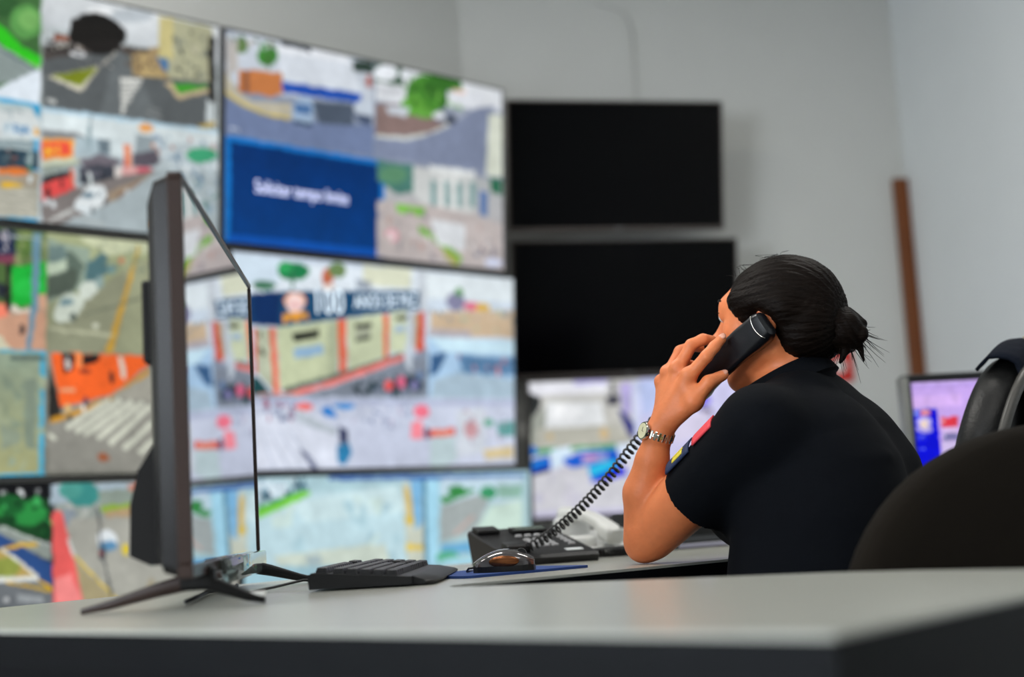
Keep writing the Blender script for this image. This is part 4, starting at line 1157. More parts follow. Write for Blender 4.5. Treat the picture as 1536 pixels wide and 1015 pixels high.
# ------------------------------------------------------------------ black desk phone
PB = mat('phone_black', '1c1c1e', 0.4, bump=0.03, bscale=350)
PKEY = mat('phone_key', 'b4b5b8', 0.35)
PLCD = mat('phone_display', '6f7a74', 0.2, coat=0.5)
PLAB = mat('phone_label', 'c9ced0', 0.6)
ph = empty('desk_phone', (0.015, 2.68, DZ), (0, 0, math.atan2(0.4, 0.92)))
tag(ph, 'black office desk phone with keypad and display, its handset lifted', 'telephone')
# wedge: local y runs from the user's end (low) to the display end (high)
bm = bmesh.new()
prof = [(-0.095, 0.0), (-0.1, 0.012), (-0.095, 0.018), (0.05, 0.052), (0.098, 0.066), (0.105, 0.06), (0.085, 0.0)]
bm_loft(bm, [[(-0.088, y, z * 0.97) for y, z in prof], [(-0.083, y, z) for y, z in prof], [(0.083, y, z) for y, z in prof], [(0.088, y, z * 0.97) for y, z in prof]])
from_bm('body', bm, PB, ph)
sl = math.atan2(0.048, 0.193)


def on_ph(x, y, h=0.0):
    return (x, y, 0.018 + (y + 0.095) * (0.048 / 0.193) + h)


for yy, hh in ((0.078, 0.010), (-0.062, 0.016)):
    bm = bmesh.new()
    bm_box(bm, (0, 0, 0), (0.046, 0.034, hh), 0.003, 2, Matrix.Translation(on_ph(-0.06, yy, hh * 0.35)) @ Matrix.Rotation(sl, 4, 'X'))
    from_bm('handset_cradle', bm, PB, ph, smooth=True, auto=True)
disp = box('display', (0, 0, 0), (0.075, 0.03, 0.006), PB, ph, bev=0.002)
disp.location, disp.rotation_euler = on_ph(0.025, 0.07, 0.003), (sl, 0, 0)
box('display_glass', (0, 0, 0.0032), (0.06, 0.02, 0.001), PLCD, disp)
bm = bmesh.new()
bm_loft(bm, [[(a, b, 0) for a, b in rrect(0.0135, 0.0095, 0.002, 2)], [(a, b, 0.003) for a, b in rrect(0.0115, 0.0075, 0.002, 2)]])
pk = bpy.data.meshes.new('phone_key')
bm.to_mesh(pk)
bm.free()
pk.materials.append(PKEY)
for r in range(4):
    for c in range(3):
        link('phone_key', pk, None, ph, on_ph(-0.008 + c * 0.0185, 0.005 - r * 0.0145), (sl, 0, 0))
for r in range(5):
    link('function_key', pk, None, ph, on_ph(0.064, 0.03 - r * 0.0165), (sl, 0, 0))
for c in range(4):
    link('function_key', pk, None, ph, on_ph(-0.012 + c * 0.019, 0.035), (sl, 0, 0))
lb = box('label_card', (0, 0, 0), (0.034, 0.014, 0.001), PLAB, ph)
lb.location, lb.rotation_euler = on_ph(0.05, -0.075, 0.0006), (sl, 0, 0)

# ------------------------------------------------------------------ white desk phone with its own handset
PW = mat('phone_white', 'd5d6d4', 0.35, bump=0.02)
PWD = mat('phone_white_keys', 'b8b8b6', 0.4)
wp = empty('white_phone', (0.155, 2.985, DZ), (0, 0, math.atan2(0.25, 0.97)))
tag(wp, 'white desk phone with its handset resting, behind the black phone', 'telephone')
bm = bmesh.new()
prof = [(-0.09, 0.0), (-0.095, 0.01), (-0.085, 0.016), (0.06, 0.045), (0.1, 0.05), (0.1, 0.0)]
bm_loft(bm, [[(-0.1, y, z * 0.95) for y, z in prof], [(-0.09, y, z) for y, z in prof], [(0.09, y, z) for y, z in prof], [(0.1, y, z * 0.95) for y, z in prof]])
from_bm('body', bm, PW, wp)
box('cradle', (-0.035, 0.075, 0.055), (0.07, 0.05, 0.05), PW, wp, bev=0.01, seg=3)
box('cradle', (-0.05, -0.05, 0.026), (0.05, 0.04, 0.03), PW, wp, bev=0.008, seg=3)
bm = bmesh.new()
rings = []
for t, w, h, dz in ((-0.105, 0.03, 0.02, -0.004), (-0.1, 0.042, 0.034, -0.006), (-0.07, 0.046, 0.036, -0.004), (-0.045, 0.036, 0.024, 0.006), (0, 0.034, 0.022, 0.010), (0.045, 0.036, 0.024, 0.006), (0.07, 0.046, 0.036, -0.004), (0.1, 0.042, 0.034, -0.006), (0.105, 0.03, 0.02, -0.004)):
    rings.append([(a, t, b + dz) for a, b in rrect(w, h, h * 0.35, 3)])
bm_loft(bm, rings)
hs = from_bm('handset', bm, PW, wp, smooth=True, auto=True, loc=(-0.018, -0.005, 0.068), rot=(0.24, 0, 0.25))
bm = bmesh.new()
for r in range(4):
    for c in range(3):
        bm_box(bm, (0.025 + c * 0.02, -0.045 + r * 0.02, 0.026 + r * 0.004), (0.014, 0.01, 0.006), 0.001, 1)
tag(from_bm('keypad', bm, PWD, wp), kind='stuff')


def coil(pts, R, r, turns, n=10, m=6, amp=None):
    """helix of radius R wound round the polyline pts"""
    P = [Vector(p) for p in pts]
    L = [0]
    for a, b in zip(P, P[1:]):
        L.append(L[-1] + (b - a).length)
    out = []
    N = int(turns * n)
    for i in range(N + 1):
        s = L[-1] * i / N
        k = max(j for j in range(len(P) - 1) if L[j] <= s + 1e-9)
        t = (s - L[k]) / (L[k + 1] - L[k])
        c = P[k].lerp(P[k + 1], t)
        d = (P[min(k + 2, len(P) - 1)] - P[max(k - 1, 0)]).normalized()
        a = d.cross(Vector((0, 0, 1))).normalized()
        b = a.cross(d)
        ph_ = 2 * math.pi * turns * i / N
        out.append(c + (a * math.cos(ph_) + b * math.sin(ph_)) * R)
    return out


def smooth_path(pts, n=12):
    P = [Vector(p) for p in pts]
    P = [P[0] * 2 - P[1]] + P + [P[-1] * 2 - P[-2]]
    out = []
    for i in range(1, len(P) - 2):
        for k in range(n):
            t = k / n
            p0, p1, p2, p3 = P[i - 1:i + 3]
            out.append(0.5 * ((2 * p1) + (p2 - p0) * t + (2 * p0 - 5 * p1 + 4 * p2 - p3) * t * t + (3 * p1 - p0 - 3 * p2 + p3) * t ** 3))
    out.append(P[-2])
    return out


CORD = mat('cord_black', '121214', 0.35)
wc = empty('coiled_cord', (0, 0, 0))
tag(wc, 'short black coiled cord lying in front of the white phone', 'cord')
tube('coil', coil(smooth_path([(0.105, 2.735, DZ + 0.011), (0.14, 2.735, DZ + 0.011), (0.19, 2.76, DZ + 0.011), (0.225, 2.80, DZ + 0.011)], 8), 0.0085, 0.0022, 26), 0.0022, CORD, wc, 6)
tube('plug_end', smooth_path([(0.225, 2.80, DZ + 0.012), (0.235, 2.83, DZ + 0.03), (0.215, 2.86, DZ + 0.05), (0.195, 2.895, DZ + 0.058)], 6), 0.003, CORD, wc, 6)
# long coiled cord from the black phone up to the lifted handset
hc = empty('handset_cord', (0, 0, 0))
tag(hc, 'long black coiled cord stretched from the desk phone up to the lifted handset', 'cord')
path = smooth_path([(-0.005, 2.60, DZ + 0.028), (0.03, 2.585, DZ + 0.042), (0.09, 2.535, DZ + 0.085), (0.15, 2.485, DZ + 0.142), (0.20, 2.44, DZ + 0.20), (0.245, 2.395, DZ + 0.248), (0.279, 2.362, DZ + 0.268)], 10)
tube('coil', coil(path, 0.0080, 0.0021, 40, n=12), 0.0021, CORD, hc, 6)
# black recorder box at the back of the desk
rb = empty('recorder_box', (0.40, 3.17, DZ), (0, 0, math.atan2(0.5, 0.86)))
tag(rb, 'low black video recorder box at the back of the desk behind the raised elbow', 'recorder')
box('case', (0, 0, 0.046), (0.36, 0.2, 0.072), mat('recorder_black', '17181b', 0.5, bump=0.03), rb, bev=0.004)
box('front_strip', (0, -0.1005, 0.02), (0.34, 0.003, 0.012), mat('recorder_strip', '5a5c60', 0.3, metal=0.5), rb)
for sx in (-0.15, 0.15):
    for sy in (-0.08, 0.08):
        box('rubber_foot', (sx, sy, 0.005), (0.02, 0.02, 0.0102), BEZ, rb)

# ------------------------------------------------------------------ chairs
FAB = mat('chair_fabric_black', '15110c', 0.95, noise=0.2, nscale=300, bump=0.25, bscale=900, spec=0.12)
LEA = mat('chair_leather_black', '0e0e0e', 0.42, spec=0.35, noise=0.1, nscale=60, bump=0.12, bscale=220)
CPL = mat('chair_plastic_black', '121213', 0.45)
CGREY = mat('chair_shell_grey', '3c3a36', 0.4)
CHR = mat('chrome', 'b8babd', 0.15, metal=1.0)


def pillow(name, outline, thick, m, parent, M, curve=0.0):
    """padded slab: outline (x,z), thickness along y (centred), rounded rim, bowed about z"""
    bm = bmesh.new()
    cx = sum(p[0] for p in outline) / len(outline)
    cz = sum(p[1] for p in outline) / len(outline)
    prof = [(0.0, 0.5), (0.45, 0.5), (0.8, 0.46), (0.93, 0.36), (0.985, 0.2), (1.0, 0.0), (0.985, -0.2), (0.93, -0.36), (0.8, -0.46), (0.45, -0.5), (0.0, -0.5)]
    rings = []
    for s, y in prof[1:-1]:
        rings.append([(cx + (x - cx) * s, y * thick - curve * ((x - cx) * s) ** 2, cz + (z - cz) * s) for x, z in outline])
    bm_loft(bm, rings, caps=False)
    bm.verts.ensure_lookup_table()
    n = len(outline)
    for base, y in ((0, 0.5), ((len(rings) - 1) * n, -0.5)):
        c = bm.verts.new((cx, y * thick, cz))
        bm.verts.ensure_lookup_table()
        for k in range(n):
            bm.faces.new((bm.verts[base + k], bm.verts[base + (k + 1) % n], c))
    bmesh.ops.transform(bm, matrix=M, verts=bm.verts)
    return from_bm(name, bm, m, parent, smooth=True)


def office_chair(name, label, loc, heading, outline, back_y, seat_z, back_m, thick, tilt, curve=0.25):
    """heading: direction the sitter faces; local y = heading"""
    t = empty(name, (loc[0], loc[1], 0), (0, 0, math.atan2(heading[1], heading[0]) - math.pi / 2))
    tag(t, label, 'chair', 'office chairs inside the console')
    pillow('backrest', outline, thick, back_m, t, Matrix.Translation((0, back_y, 0)) @ Matrix.Rotation(tilt, 4, 'X'), curve)
    so = [(x, z) for x, z in rrect(0.49, 0.47, 0.1, 5)]
    pillow('seat', so, 0.08, back_m, t, Matrix.Translation((0, 0.0, seat_z - 0.04)) @ Matrix.Rotation(math.pi / 2, 4, 'X'))
    tube('back_bracket', smooth_path([(0, -0.05, seat_z - 0.1), (0, -0.24, seat_z - 0.09), (0, back_y - thick / 2 - 0.03, seat_z), (0, back_y - thick / 2 - 0.012, seat_z + 0.18)], 5), 0.018, CPL, t, 8)
    tube('gas_column', [(0, 0, 0.09), (0, 0, 0.25), (0, 0, 0.2501), (0, 0, seat_z - 0.08)], [0.028, 0.028, 0.018, 0.018], CHR, t, 12)
    for k in range(5):
        a = 2 * math.pi * k / 5 + 0.3
        c, s = math.cos(a), math.sin(a)
        tube('base_leg', [(0.02 * c, 0.02 * s, 0.11), (0.15 * c, 0.15 * s, 0.1), (0.3 * c, 0.3 * s, 0.075)], [0.024, 0.02, 0.014], CPL, t, 8)
        bm = bmesh.new()
        for sd in (-0.014, 0.014):
            bm_lathe(bm, [(0.012, -0.008), (0.027, -0.006), (0.027, 0.006), (0.012, 0.008)], 14, Matrix.Translation((0.3 * c, 0.3 * s, 0.0275)) @ Matrix.Rotation(a, 4, 'Z') @ Matrix.Translation((0, sd, 0)) @ Matrix.Rotation(math.pi / 2, 4, 'X'))
        bm_box(bm, (0.3 * c, 0.3 * s, 0.062), (0.02, 0.02, 0.03))
        from_bm('caster', bm, CPL, t, smooth=True, auto=True)
    return t


def arch(hw, z_mid, z_bot, rise, n=28, p=2.0):
    top = []
    for k in range(n + 1):
        a = math.pi * k / n
        c, s = math.cos(a), math.sin(a)
        top.append((hw * math.copysign(abs(c) ** (2 / p), c), z_mid + rise * abs(s) ** (2 / p)))
    bot = [(-hw * 0.97, z_mid - 0.07), (-hw * 0.86, z_bot + 0.04), (-hw * 0.75, z_bot), (0, z_bot - 0.01), (hw * 0.75, z_bot), (hw * 0.86, z_bot + 0.04), (hw * 0.97, z_mid - 0.07)]
    return top + bot


ch1 = office_chair('office_chair', 'black fabric office chair with a broad arched back, nearest the camera', (0.612, 2.145), (-0.254, 0.967), arch(0.33, 0.66, 0.53, 0.258), -0.30, 0.47, FAB, 0.075, 0.0, 0.25)
H2 = Vector((-0.76, 0.65)).normalized()
TILT2 = math.radians(14)
BY2 = 0.05
ch2 = office_chair('executive_chair', 'high-backed black leather chair at the right edge with a jacket over it', (0.775, 2.72), (H2.x, H2.y), arch(0.25, 0.86, 0.55, 0.25, p=2.2), BY2, 0.48, LEA, 0.10, TILT2, 0.3)
# grey edge moulding of the high back
o2 = arch(0.252, 0.86, 0.55, 0.252, p=2.2)
bm = bmesh.new()
pts = [Matrix.Rotation(TILT2, 4, 'X') @ Vector((x, -0.045 - 0.3 * x * x, z)) for x, z in o2[:29]]
bm_tube(bm, [Vector((p.x, p.y + BY2, p.z)) for p in pts], 0.010, 8)
from_bm('edge_moulding', bm, CGREY, ch2, smooth=True)
# jacket draped over the top of the high back
JK = mat('jacket_navy', '0c111c', 0.9, noise=0.15, nscale=25, bump=0.25, bscale=60, spec=0.15)
JP = mat('jacket_panel_blue', '26364c', 0.85, bump=0.2, bscale=60)
JE = mat('jacket_emblem', 'a89f86', 0.7, noise=0.4, nscale=120)
jk = empty('jacket', (0.775, 2.72, 0), (0, 0, math.atan2(H2.y, H2.x) - math.pi / 2))
tag(jk, 'dark navy uniform jacket hung over the back of the high leather chair', 'jacket')


def drape(x0, x1, front, backlen, off, nx=26, ny=40):
    """cloth following the arched top: x across, t from the front hem over the top to the back hem"""
    V, F = [], []
    for i in range(nx + 1):
        x = x0 + (x1 - x0) * i / nx
        q = min(1.0, abs(x) / 0.262)
        ztop = 0.86 + 0.262 * (1 - q ** 2.2) ** (1 / 2.2)
        if q >= 1:
            ztop = 0.86
        for j in range(ny + 1):
            s = -front + (front + backlen) * j / ny
            hw = 0.026 + off
            if s < -hw * 1.2:
                y, z = hw, ztop - (-s - hw * 1.2)
            elif s > hw * 1.2:
                y, z = -hw, ztop - (s - hw * 1.2)
            else:
                a = s / (hw * 1.2) * math.pi / 2
                y, z = -hw * math.sin(a), ztop + off + hw * 0.35 * math.cos(a)
            fold = 0.009 * math.sin(x * 46 + 1.3 * math.sin(z * 9)) + 0.006 * math.sin(x * 21 + z * 7)
            drop = max(0.0, ztop - z)
            fo = fold * min(1.0, drop / 0.15)
            wide = min(1.0, drop / 0.09)
            y += math.copysign(0.036 * wide * (2 - wide), y)
            y2 = y + math.copysign(abs(fo) + fo * 0.4, y) - 0.3 * x * x
            p = Matrix.Rotation(TILT2, 4, 'X') @ Vector((x, y2, z))
            V.append((p.x, p.y + BY2, p.z))
    for i in range(nx):
        for j in range(ny):
            a = i * (ny + 1) + j
            F.append((a, a + 1, a + ny + 2, a + ny + 1))
    return V, F


def cloth(name, args, m, parent, th=0.006):
    V, F = drape(*args)
    o = from_np(name, V, F, m, parent)
    md = o.modifiers.new('thickness', 'SOLIDIFY')
    md.thickness = th
    md.offset = 0
    return o


cloth('body', (-0.15, 0.262, 0.05, 0.55, 0.003), JK, jk)
cloth('blue_panel', (0.02, 0.10, 0.0, 0.36, 0.010), JP, jk, 0.004)
cloth('emblem', (-0.07, 0.0, -0.005, 0.05, 0.009), JE, jk, 0.003)

# ------------------------------------------------------------------ computer monitor on the far end of the desk
mo = empty('computer_monitor', (1.215, 3.5, 0.955), (0, 0, 0.10))
tag(mo, 'computer monitor with a bright blue and lilac web page, behind the chairs', 'monitor')
SIL = mat('monitor_silver', '8d8d88', 0.35, metal=0.6)
MX, MZ = 0.50, 0.30
screen_mesh('screen', 'web_page', MX, MZ, 150, 90, LIT2, mo, 33)
bm = bmesh.new()
for c, s in (((0, 0.012, MZ / 2 + 0.01), (MX + 0.03, 0.04, 0.02)), ((0, 0.012, -MZ / 2 - 0.015), (MX + 0.03, 0.04, 0.03)), ((MX / 2 + 0.0075, 0.012, 0), (0.015, 0.04, MZ)), ((-MX / 2 - 0.0035, 0.012, 0), (0.007, 0.04, MZ))):
    bm_box(bm, c, s, 0.002, 1)
from_bm('bezel', bm, BEZ, mo)
box('side_edge', (-MX / 2 - 0.014, 0.014, 0), (0.013, 0.05, MZ + 0.03), SIL, mo, bev=0.003)
box('back_housing', (0, 0.045, 0), (MX * 0.9, 0.035, MZ * 0.9), BACKP, mo, bev=0.01)
box('stand_neck', (0, 0.06, -0.14), (0.05, 0.02, 0.11), BACKP, mo)
bm = bmesh.new()
bm_prism(bm, rrect(0.22, 0.17, 0.04, 4), -0.205, -0.193)
from_bm('stand_base', bm, BACKP, mo, loc=(0, 0.05, 0))

# ------------------------------------------------------------------ the woman
A3 = np.array


def unit(v):
    v = np.asarray(v, float)
    return v / np.linalg.norm(v)


SKIN = mat('skin', 'dc7e4d', 0.5, noise=0.10, nscale=70, bump=0.06, bscale=180, sss=0.12)
HAIR = mat('hair_black_brown', '100a07', 0.5, noise=0.6, nscale=16, bump=0.25, bscale=22, stretch=(1.0, 12, 12), rot=(0, 0, math.radians(33)), spec=0.07)
SHIRT = mat('shirt_navy', '06080d', 0.9, noise=0.12, nscale=20, bump=0.18, bscale=14, stretch=(1, 1, 2.2), spec=0.12)
TROU = mat('trousers_navy', '0d111a', 0.85, bump=0.15, bscale=40)
SHOE = mat('shoe_black', '0c0c0c', 0.35)
person = empty('person', (0.53, 2.25, 0))
tag(person, 'woman in a dark navy shirt, hair in a bun, holding a handset to her ear', 'person')


def attach(o):
    """children are built in world coordinates; keep them there under the empty"""
    o.parent = person
    o.matrix_parent_inverse = Matrix.Translation((0.53, 2.25, 0)).inverted()
    return o


Hc = A3((0.442, 2.31, 1.151))
th = math.radians(33)
hF = A3((-math.cos(th), math.sin(th), 0.0))
hL = A3((-math.sin(th), -math.cos(th), 0.0))
hU = A3((0, 0, 1.0))
HB = np.stack([hF, hL, hU])


def hp(f, l, u):
    return Hc + f * hF + l * hL + u * hU


N0 = A3((0.452, 2.305, 1.0))            # neck base
SL = A3((0.366, 2.15, 0.948))           # left shoulder joint
SRt = A3((0.520, 2.43, 0.925))         # right shoulder joint
EL = A3((0.203, 2.325, 0.797))          # left elbow
WR = A3((0.226, 2.285, 0.956))          # left wrist
HEM = A3((0.272, 2.247, 0.846))
tF = unit(A3((-0.883, 0.469, 0)))
tL = unit(A3((-0.469, -0.883, 0)))

# ---- skin: head, neck, arms and hands as one surface
b = Field((0.13, 2.02, 0.56), (0.66, 2.66, 1.26), 0.003)
b.ell(hp(-0.004, 0, 0.0), (0.088, 0.070, 0.077), HB, 0.01)
b.ell(hp(0.043, 0, 0.008), (0.047, 0.058, 0.042), HB, 0.02)
b.ell(hp(0.044, 0, -0.045), (0.05, 0.054, 0.075), HB, 0.03)
for s in (-1, 1):
    b.cone(hp(0.012, s * 0.05, -0.072), hp(0.074, s * 0.014, -0.108), 0.019, 0.016, 0.03)
    b.ell(hp(0.062, s * 0.04, -0.036), (0.02, 0.018, 0.018), HB, 0.02)
    b.ell(hp(0.109, s * 0.0095, -0.045), (0.009, 0.0065, 0.0065), HB, 0.006)
    b.ell(hp(0.094, s * 0.031, -0.006), (0.014, 0.017, 0.010), HB, 0.012, sub=True)
    b.ell(hp(0.082, s * 0.031, -0.006), (0.012, 0.013, 0.011), HB, 0.004)
    # ear: rim, bowl, lobe
    b.ell(hp(-0.006, s * 0.071, -0.020), (0.018, 0.008, 0.031), HB, 0.006)
    b.ell(hp(0.0, s * 0.079, -0.022), (0.009, 0.006, 0.018), HB, 0.004, sub=True)
    b.ell(hp(0.004, s * 0.071, -0.05), (0.008, 0.006, 0.009), HB, 0.006)
b.cone(hp(0.080, -0.032, 0.011), hp(0.080, 0.032, 0.011), 0.011, 0.011, 0.02)
b.ell(hp(0.075, 0, -0.112), (0.019, 0.022, 0.016), HB, 0.02)
b.cone(hp(0.091, 0, -0.002), hp(0.113, 0, -0.036), 0.0075, 0.0095, 0.014)
b.ell(hp(0.116, 0, -0.039), (0.010, 0.010, 0.009), HB, 0.006)
b.ell(hp(0.096, 0, -0.073), (0.010, 0.022, 0.0065), HB, 0.008)
b.ell(hp(0.094, 0, -0.085), (0.010, 0.019, 0.0065), HB, 0.008)
b.cone(hp(-0.012, 0, -0.06), N0, 0.050, 0.050, 0.015)
b.cone(hp(0.03, 0, -0.105), N0 + tF * 0.015, 0.030, 0.036, 0.02)
# sternomastoid ridge
b.cone(hp(-0.015, 0.052, -0.06), N0 + tF * 0.035 + tL * 0.005, 0.011, 0.010, 0.015)
b.cone(N0, SL, 0.05, 0.045, 0.03)
b.cone(N0, SRt, 0.05, 0.045, 0.03)
# left arm
MIDU = SL + (EL - SL) * 0.5
b.cone(SL, MIDU, 0.050, 0.051, 0.006)
b.cone(MIDU, EL + A3((0.005, 0, 0.002)), 0.051, 0.043, 0.006)
FA = A3((0.199, 2.315, 0.863))
b.cone(EL + A3((-0.004, 0.004, -0.006)), FA, 0.037, 0.034, 0.007)
b.ell(EL + A3((-0.012, 0.01, -0.018)), (0.026, 0.026, 0.026), k=0.012)
fd = unit(WR - FA)
FM = FA + (WR - FA) * 0.55
b.cone(FA, FM, 0.034, 0.027, 0.008)
# wrist is flatter than wide: two cones side by side
wside = unit(np.cross(fd, unit(A3((0.25, -0.9, 0.2)))))
for s in (-1, 1):
    b.cone(FM + wside * s * 0.004, WR + wside * s * 0.0065, 0.0225, 0.0150, 0.008)
# hand
kn = [A3((0.278, 2.252, 1.043)), A3((0.2635, 2.275, 1.057)), A3((0.2505, 2.297, 1.053)), A3((0.242, 2.317, 1.040))]
f1 = [A3((0.305, 2.236, 1.071)), A3((0.2865, 2.268, 1.094)), A3((0.272, 2.303, 1.089)), A3((0.262, 2.331, 1.068))]
f2 = [A3((0.3195, 2.2405, 1.086)), A3((0.306, 2.268, 1.102)), A3((0.292, 2.309, 1.097)), A3((0.281, 2.338, 1.074))]
f3 = [A3((0.333, 2.250, 1.0985)), A3((0.322, 2.276, 1.1005)), A3((0.307, 2.318, 1.094)), A3((0.297, 2.344, 1.070))]
fr = [0.0098, 0.0098, 0.0094, 0.0084]
for i in range(4):
    off = wside * (0.011 - 0.0073 * i) * -1
    b.cone(WR + off * 0.6, kn[i], 0.0145, 0.0118, 0.012)
    b.cone(kn[i], f1[i], fr[i] + 0.0012, fr[i], 0.006)
    b.cone(f1[i], f2[i], fr[i], fr[i] - 0.0006, 0.004)
    b.cone(f2[i], f3[i], fr[i] - 0.0006, fr[i] - 0.0018, 0.004)
    b.ell(kn[i] + A3((-0.003, -0.002, 0.003)), (0.0115, 0.0115, 0.0115), k=0.006)
t0, t1, t2, t3 = A3((0.246, 2.272, 0.975)), A3((0.281, 2.249, 1.002)), A3((0.306, 2.24, 1.030)), A3((0.3315, 2.252, 1.041))
b.cone(t0, t1, 0.0155, 0.0145, 0.014)
b.cone(t1, t2, 0.0135, 0.0112, 0.008)
b.cone(t2, t3, 0.0112, 0.0088, 0.005)
b.cone(t1, kn[0] + A3((-0.006, 0.004, -0.014)), 0.010, 0.010, 0.014)
# right arm, lowered into the lap
ER = A3((0.575, 2.50, 0.69))
WRR = A3((0.43, 2.56, 0.625))
b.cone(SRt, ER, 0.052, 0.042, 0.02)
b.cone(ER, WRR, 0.04, 0.024, 0.02)
b.cone(WRR, WRR + A3((-0.07, 0.03, 0.0)), 0.024, 0.028, 0.02)
for i in range(4):
    o_ = WRR + A3((-0.075 + 0.004 * i, 0.012 + 0.014 * i, 0.003))
    b.cone(o_, o_ + A3((-0.05, 0.015, -0.022)), 0.0095, 0.0075, 0.005)
b.cone(WRR + A3((-0.035, 0.0, 0.01)), WRR + A3((-0.085, -0.022, 0.0)), 0.012, 0.009, 0.01)
V, F = b.mesh()
V = relax(V, F, 1, 0.4)
body = attach(from_np('body', V, F, SKIN))

# ---- shirt
s_ = Field((0.14, 1.98, 0.47), (0.82, 2.70, 1.10), 0.0045)
cen = [(0.478, 2.285, 0.985, 0.060), (0.482, 2.262, 0.92, 0.090), (0.491, 2.255, 0.87, 0.114), (0.487, 2.25, 0.80, 0.127), (0.475, 2.25, 0.70, 0.131), (0.50, 2.25, 0.60, 0.145), (0.52, 2.25, 0.53, 0.145)]
for w in (0.065, -0.06):
    for (x0, y0, z0, r0), (x1, y1, z1, r1) in zip(cen[1:], cen[2:]):
        p0, p1 = A3((x0, y0, z0)) + tL * w, A3((x1, y1, z1)) + tL * w
        s_.cone(p0, p1, r0, r1, 0.04, cut=((0, 0, 0.49), (0, 0, -1)))
for w in (0.05, -0.06):
    s_.cone(A3(cen[0][:3]) + tL * w, A3(cen[1][:3]) + tL * w, 0.05, 0.085, 0.035)
# yoke and chest
s_.cone(N0 + A3((0.012, 0.005, -0.02)), SL + A3((0.008, 0, -0.004)), 0.066, 0.062, 0.035)
s_.cone(N0 + A3((0.012, 0.005, -0.02)), SRt, 0.066, 0.062, 0.035)
s_.ell(N0 + tF * 0.082 + A3((0, 0, -0.062)), (0.068, 0.10, 0.062), np.stack([tF, tL, hU]), 0.04)
s_.ell(N0 + tF * 0.085 + A3((0, 0, -0.16)), (0.075, 0.12, 0.08), np.stack([tF, tL, hU]), 0.04)
# sleeves, cut clean at the hems
ax = unit(EL - SL)
s_.cone(SL, HEM + ax * 0.06, 0.063, 0.0575, 0.03, cut=(HEM, ax))
axr = unit(ER - SRt)
hr = SRt + axr * 0.16
s_.cone(SRt, hr + axr * 0.05, 0.063, 0.058, 0.03, cut=(hr, axr))
# neck opening
s_.cone(N0 + A3((-0.012, 0.004, 0.032)), hp(0.03, 0, -0.06), 0.050, 0.058, 0.01, sub=True)
V, F = s_.mesh()
V = relax(V, F, 1, 0.5)
# soft creases running from the armpit across the back
def crease(V, a, c, w, amp):
    a, c = A3(a), A3(c)
    d = c - a
    t = np.clip(((V - a) @ d) / (d @ d), 0, 1)
    dist = np.linalg.norm(V - (a + t[:, None] * d), axis=1)
    return amp * np.exp(-(dist / w) ** 2) * np.sin(np.pi * np.clip(t, 0.02, 0.98)) ** 0.5


nrm = V - A3((0.49, 2.26, 0.0)) * A3((1, 1, 0)) - V * A3((0, 0, 1))
nrm = nrm / (np.linalg.norm(nrm, axis=1)[:, None] + 1e-6)
dsp = np.zeros(len(V))
for a, c, w, amp in (((0.40, 2.12, 0.86), (0.56, 2.11, 0.90), 0.010, 0.005), ((0.41, 2.12, 0.83), (0.60, 2.14, 0.835), 0.012, 0.006), ((0.38, 2.14, 0.80), (0.55, 2.10, 0.79), 0.010, -0.004),
                     ((0.42, 2.10, 0.775), (0.62, 2.16, 0.77), 0.012, 0.006), ((0.36, 2.17, 0.75), (0.56, 2.10, 0.735), 0.010, 0.005), ((0.42, 2.10, 0.70), (0.60, 2.13, 0.71), 0.012, 0.006)):
    dsp += crease(V, a, c, w, amp)
V = V + nrm * dsp[:, None]
shirt = attach(from_np('shirt', V, F, SHIRT))

# collar: a standing band round the neck with turned-down front points
bm = bmesh.new()
cu = unit(A3((-0.22, 0.08, 1.0)))
cc = N0 + A3((-0.004, 0.004, 0.024))
e1 = unit(tF - cu * (tF @ cu))
e2 = np.cross(cu, e1)
rings = []
for k in range(33):
    a = math.radians(22 + 316 * k / 32)
    rr = 0.066 + 0.012 * max(0, math.cos(a)) ** 2
    dirv = e1 * math.cos(a) + e2 * math.sin(a)
    back = (1 - math.cos(a)) / 2
    base = cc + dirv * rr
    hgt = 0.012 + 0.022 * back
    wid = 0.030 + 0.012 * (1 - back)
    top = base + cu * hgt
    rings.append([base - cu * 0.045 - dirv * 0.004, top - dirv * 0.006, top + dirv * 0.001, base + dirv * 0.016 + cu * (hgt - wid), base + dirv * 0.010 + cu * (hgt - wid - 0.004), base + dirv * 0.003 - cu * 0.04])
bm_loft(bm, [[tuple(p) for p in r] for r in rings])
attach(from_bm('collar', bm, SHIRT, None, smooth=True, auto=True))

# sleeve patches lying on the sleeve
vd = unit(A3((0, 0, 0.838)) - SL)
q1 = unit(vd - ax * (vd @ ax))
q2 = np.cross(ax, q1)
if q2[0] > 0:
    q2 = -q2


